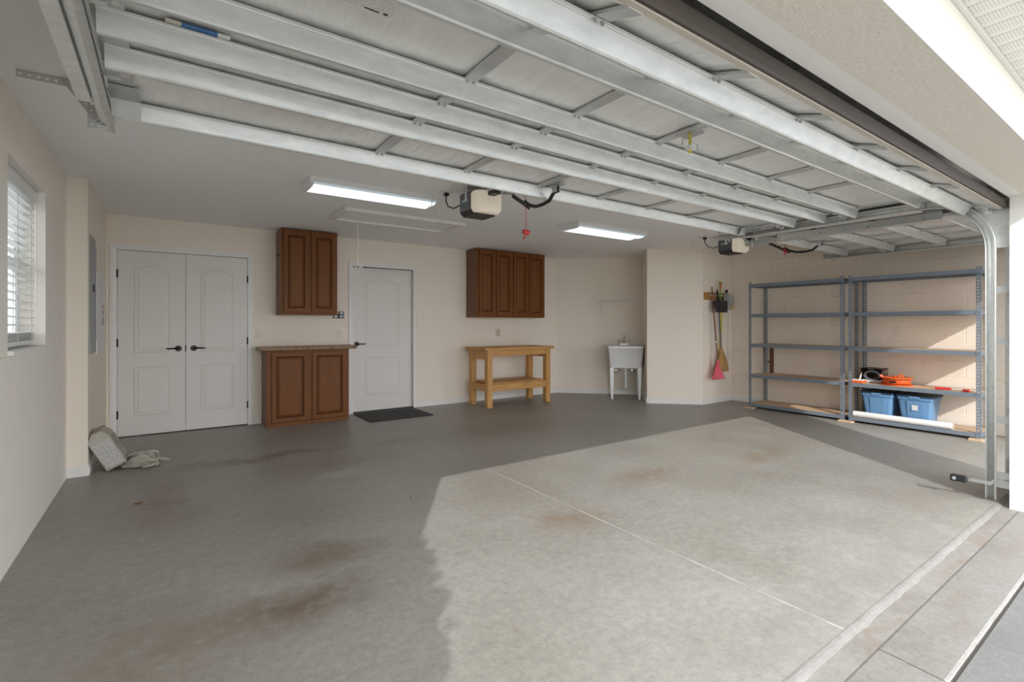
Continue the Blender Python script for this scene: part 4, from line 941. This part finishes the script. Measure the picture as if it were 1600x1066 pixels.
b = MB(); b.rings([er(7.205, .018, .018, .86), er(7.21, .045, .028, .80), er(7.222, .085, .034, .73), er(7.238, .125, .036, .64), er(7.25, .15, .034, .54), er(7.252, .152, .030, .495)]); b.build('bristles', 'straw', br, smooth=True)
for z, w, c in ((.70, .100, 7.226), (.665, .115, 7.233)):
    MB().tube(er(c, w+.002, .038, z), .003, 5, True).build('stitching', 'pine', br)
yt = thing('yellow_pole', 'yellow plastic tool pole hanging behind the straw broom', 'tool', (7.27, YW-.035, 1.0))
MB().cyl((7.315, YW-.0155, 1.58), (7.245, YW-.0155, .62), .015, n=10).build('pole', 'yellow', yt, smooth=True)
MB().cyl((7.245, YW-.0155, .62), (7.215, YW-.0155, .44), .010, n=8).build('tip', 'black', yt)
mp_ = thing('string_mop', 'grey string mop head hung upside down on the rack', 'mop', (7.40, YW-.06, 1.5))
MB().cyl((7.44, YW-.045, 1.79), (7.44, YW-.045, .60), .005, n=6).build('handle', 'galv_dark', mp_)
for i in range(26):
    a = random.uniform(-.12, .13); c = random.uniform(-.02, .02)
    MB().tube([(7.39+a*.3, YW-.06+c, 1.74), (7.39+a*.9, YW-.075+c, 1.67), (7.39+a*1.2+random.uniform(-.02, .02), YW-.08+c, 1.58), (7.39+a+random.uniform(-.04, .04), YW-.07+c, 1.50+random.uniform(-.03, .05))], .010, 5).build('strand', 'mop', mp_, smooth=True)
MB().cyl((7.37, YW-.06, 1.74), (7.37, YW-.06, 1.80), .018, n=8).build('socket', 'black', mp_)
MB().tube([(7.46, YW-.08, 1.53), (7.50, YW-.08, 1.50), (7.55, YW-.08, 1.52)], .012, 6).build('loop', 'yellow', mp_, smooth=True)
ds = thing('cleaning_brush', 'green and orange cleaning brush standing above the rack', 'brush', (7.13, YW-.05, 1.7))
MB().cyl((7.165, YW-.075, 1.62), (7.165, YW-.075, 1.78), .010, n=8).build('handle', 'green', ds)
for i in range(14):
    x = 7.13+random.uniform(0, .075)
    MB().cyl((7.165, YW-.075, 1.76), (x, YW-.075+random.uniform(-.02, .02), 1.90+random.uniform(-.03, .04)), .008, .005, 5).build('bristle', 'green' if i % 2 else 'orange', ds)

# ------------------------------------------------------------------ clutter by the wall step
cb = thing('leaning_carton', 'grubby printed white carton leaning on the wall step', 'carton', (-.40, 5.45, 0), .0001)
th = math.radians(27)
def cq(u, w, x): return (x, 0, 0)
# local frame: long side leans toward -X
L_, T_, D_ = .335, .150, .30
def lp_(u, w): return (math.cos(th)*w-math.sin(th)*u, math.sin(th)*w+math.cos(th)*u)     # u up along the lean, w thickness
outl = [(0, 0), (0, L_-.06), (.05, L_), (T_-.03, L_), (T_, L_-.07), (T_, .0)]
pts = [lp_(u, w) for w, u in outl]
zmin = min(p[1] for p in pts)
MB().prism([(p[0], p[1]-zmin) for p in pts], 'y', -.10, .20).build('carton_body', 'cartonplain', cb, bevel=.004)
fr_ = [lp_(u, w) for w, u in [(.012, .02), (.012, L_-.08), (T_-.012, L_-.09), (T_-.012, .02)]]
MB().add([(p[0], -.1025, p[1]-zmin) for p in fr_]+[(p[0], -.1005, p[1]-zmin) for p in fr_], [(0, 1, 2, 3), (7, 6, 5, 4), (0, 4, 5, 1), (1, 5, 6, 2), (2, 6, 7, 3), (3, 7, 4, 0)]).build('printed_face', printed('carton_print', (.56, .54, .50), (.36, .36, .37), 16, 26, axis=(0, 2)), cb)
for k in range(2):
    q0 = [lp_(u, w) for w, u in [(T_+.001, .03+k*.12), (T_+.001, .12+k*.12), (T_+.004, .12+k*.12), (T_+.004, .03+k*.12)]]
    MB().prism([(p[0], p[1]-zmin) for p in q0], 'y', -.085, .185).build('side_flap', 'canvas', cb)
gl = thing('knee_pads', 'crumpled off-white canvas knee pads lying by the carton', 'knee pads', (-.19, 5.42, 0))
def pad(cx_, cy_, rz_, L, w):
    b = MB(); n = 9; top = []; bot = []
    for i in range(n+1):
        t = i/n; x = (t-.5)*L
        for sgn, lst in ((1, top), (-1, bot)): pass
    rs = []
    for i in range(n+1):
        t = i/n; x = (t-.5)*L; hw = w*(.55+.45*math.sin(PI*min(1, t*1.15)))*.5; h = .03+.07*math.sin(PI*t)+.012*math.sin(5*t)
        ring = []
        for k in range(10):
            a = 2*PI*k/10; yy_ = hw*math.cos(a); z_ = h*.5+h*.5*math.sin(a)+.012*math.cos(2*a+t*4); ring.append((x, yy_, max(.001, z_)))
        rs.append([(cx_+p[0]*math.cos(rz_)-p[1]*math.sin(rz_), cy_+p[0]*math.sin(rz_)+p[1]*math.cos(rz_), p[2]) for p in ring])
    b.rings(rs); b.f.append(tuple(range(10))[::-1]); return b
pad(-.17, 5.56, .12, .27, .15).build('pad', 'canvas', gl, smooth=True)
pad(-.17, 5.38, -.18, .26, .13).build('pad', 'canvas', gl, smooth=True)
for pts in ([(-.29, 5.36, .03), (-.22, 5.30, .05), (-.12, 5.28, .06), (-.05, 5.31, .05), (-.045, 5.33, .02), (-.10, 5.26, .012), (-.17, 5.25, .012)],
            [(-.30, 5.50, .05), (-.24, 5.49, .09), (-.15, 5.50, .085), (-.07, 5.55, .08), (-.03, 5.57, .05), (-.06, 5.52, .02)],
            [(-.31, 5.34, .02), (-.28, 5.45, .07), (-.27, 5.55, .09), (-.22, 5.62, .06)], [(-.06, 5.36, .05), (.0, 5.38, .03), (.04, 5.40, .012)]):
    b = MB(); P_ = [Vector(p) for p in pts]
    vs = []; 
    for p in P_: vs += [(p.x, p.y, p.z), (p.x, p.y, p.z+.024)]
    b.add(vs, [(2*i, 2*i+2, 2*i+3, 2*i+1) for i in range(len(P_)-1)]); o = b.build('strap', 'canvas', gl, solid=.006, smooth=True)
    md = o.modifiers.new('round', 'SUBSURF'); md.levels = 2; md.render_levels = 2
for j, (x, y, r) in enumerate(((-.149, 4.28, .030), (.98, 5.20, .012), (1.52, 5.17, .010), (1.80, 5.32, .009), (1.44, 3.30, .010))):
    lf = MB().add([(x-r, y, .004), (x-r*.3, y-r*.6, .002), (x+r, y-.2*r, .012 if j == 0 else .004), (x+r*.2, y+r*.7, .003), (x, y, .0015)], [(0, 1, 4), (1, 2, 4), (2, 3, 4), (3, 0, 4)]).build('fallen_leaf', 'leaf' if j < 1 else 'bark', loc=(x, y, 0), solid=.0015)
    tag(lf, *(('curled russet leaf lying on the bare floor', 'leaf', None) if j == 0 else ('tiny dark crumb of debris on the floor before the base cabinet', 'debris', 'crumbs by the base cabinet') if j < 4 else ('tiny dark crumb of debris on the floor beside the sunlit patch', 'debris', None)))

# ------------------------------------------------------------------ unseen shrub, added outside to shadow the left edge of the sunlit floor
sh = thing('unseen_shrub', 'unseen tall leafy shrub added outside to shadow the sunlit floor edge', 'shrub', (-1.95, -1.0, -.034))
tb = MB().tube([(-1.95, -1.0, -.034), (-1.93, -1.0, .5), (-1.96, -.98, 1.2)], [.05, .04, .02], 8)
for k in range(6): a = k*1.05; tb.tube([(-1.94, -1, .4+.1*k), (-1.94+.4*math.cos(a), -1+.4*math.sin(a), 1.0+.15*k)], [.02, .008], 6)
tb.build('trunk', 'bark', sh)
b = MB(); random.seed(11)
for i in range(22000):
    a = random.uniform(0, 2*PI); cz = random.uniform(-1, 1); rr_ = random.uniform(.55, 1)**.4; s_ = math.sqrt(1-cz*cz)
    p = Vector((-1.88+1.0*rr_*s_*math.cos(a), -1.0+.8*rr_*s_*math.sin(a), max(.05, 1.2+1.9*rr_*cz)))
    d = Vector((random.uniform(-1, 1), random.uniform(-1, 1), random.uniform(-.4, 1))).normalized(); e = d.orthogonal().normalized()
    l_, w_ = random.uniform(.05, .075), random.uniform(.018, .028)
    b.add([p, p+d*l_*.5+e*w_, p+d*l_, p+d*l_*.5-e*w_], [(0, 1, 2, 3)])
tag(b.build('foliage', 'greenleaf', sh), kind='stuff')
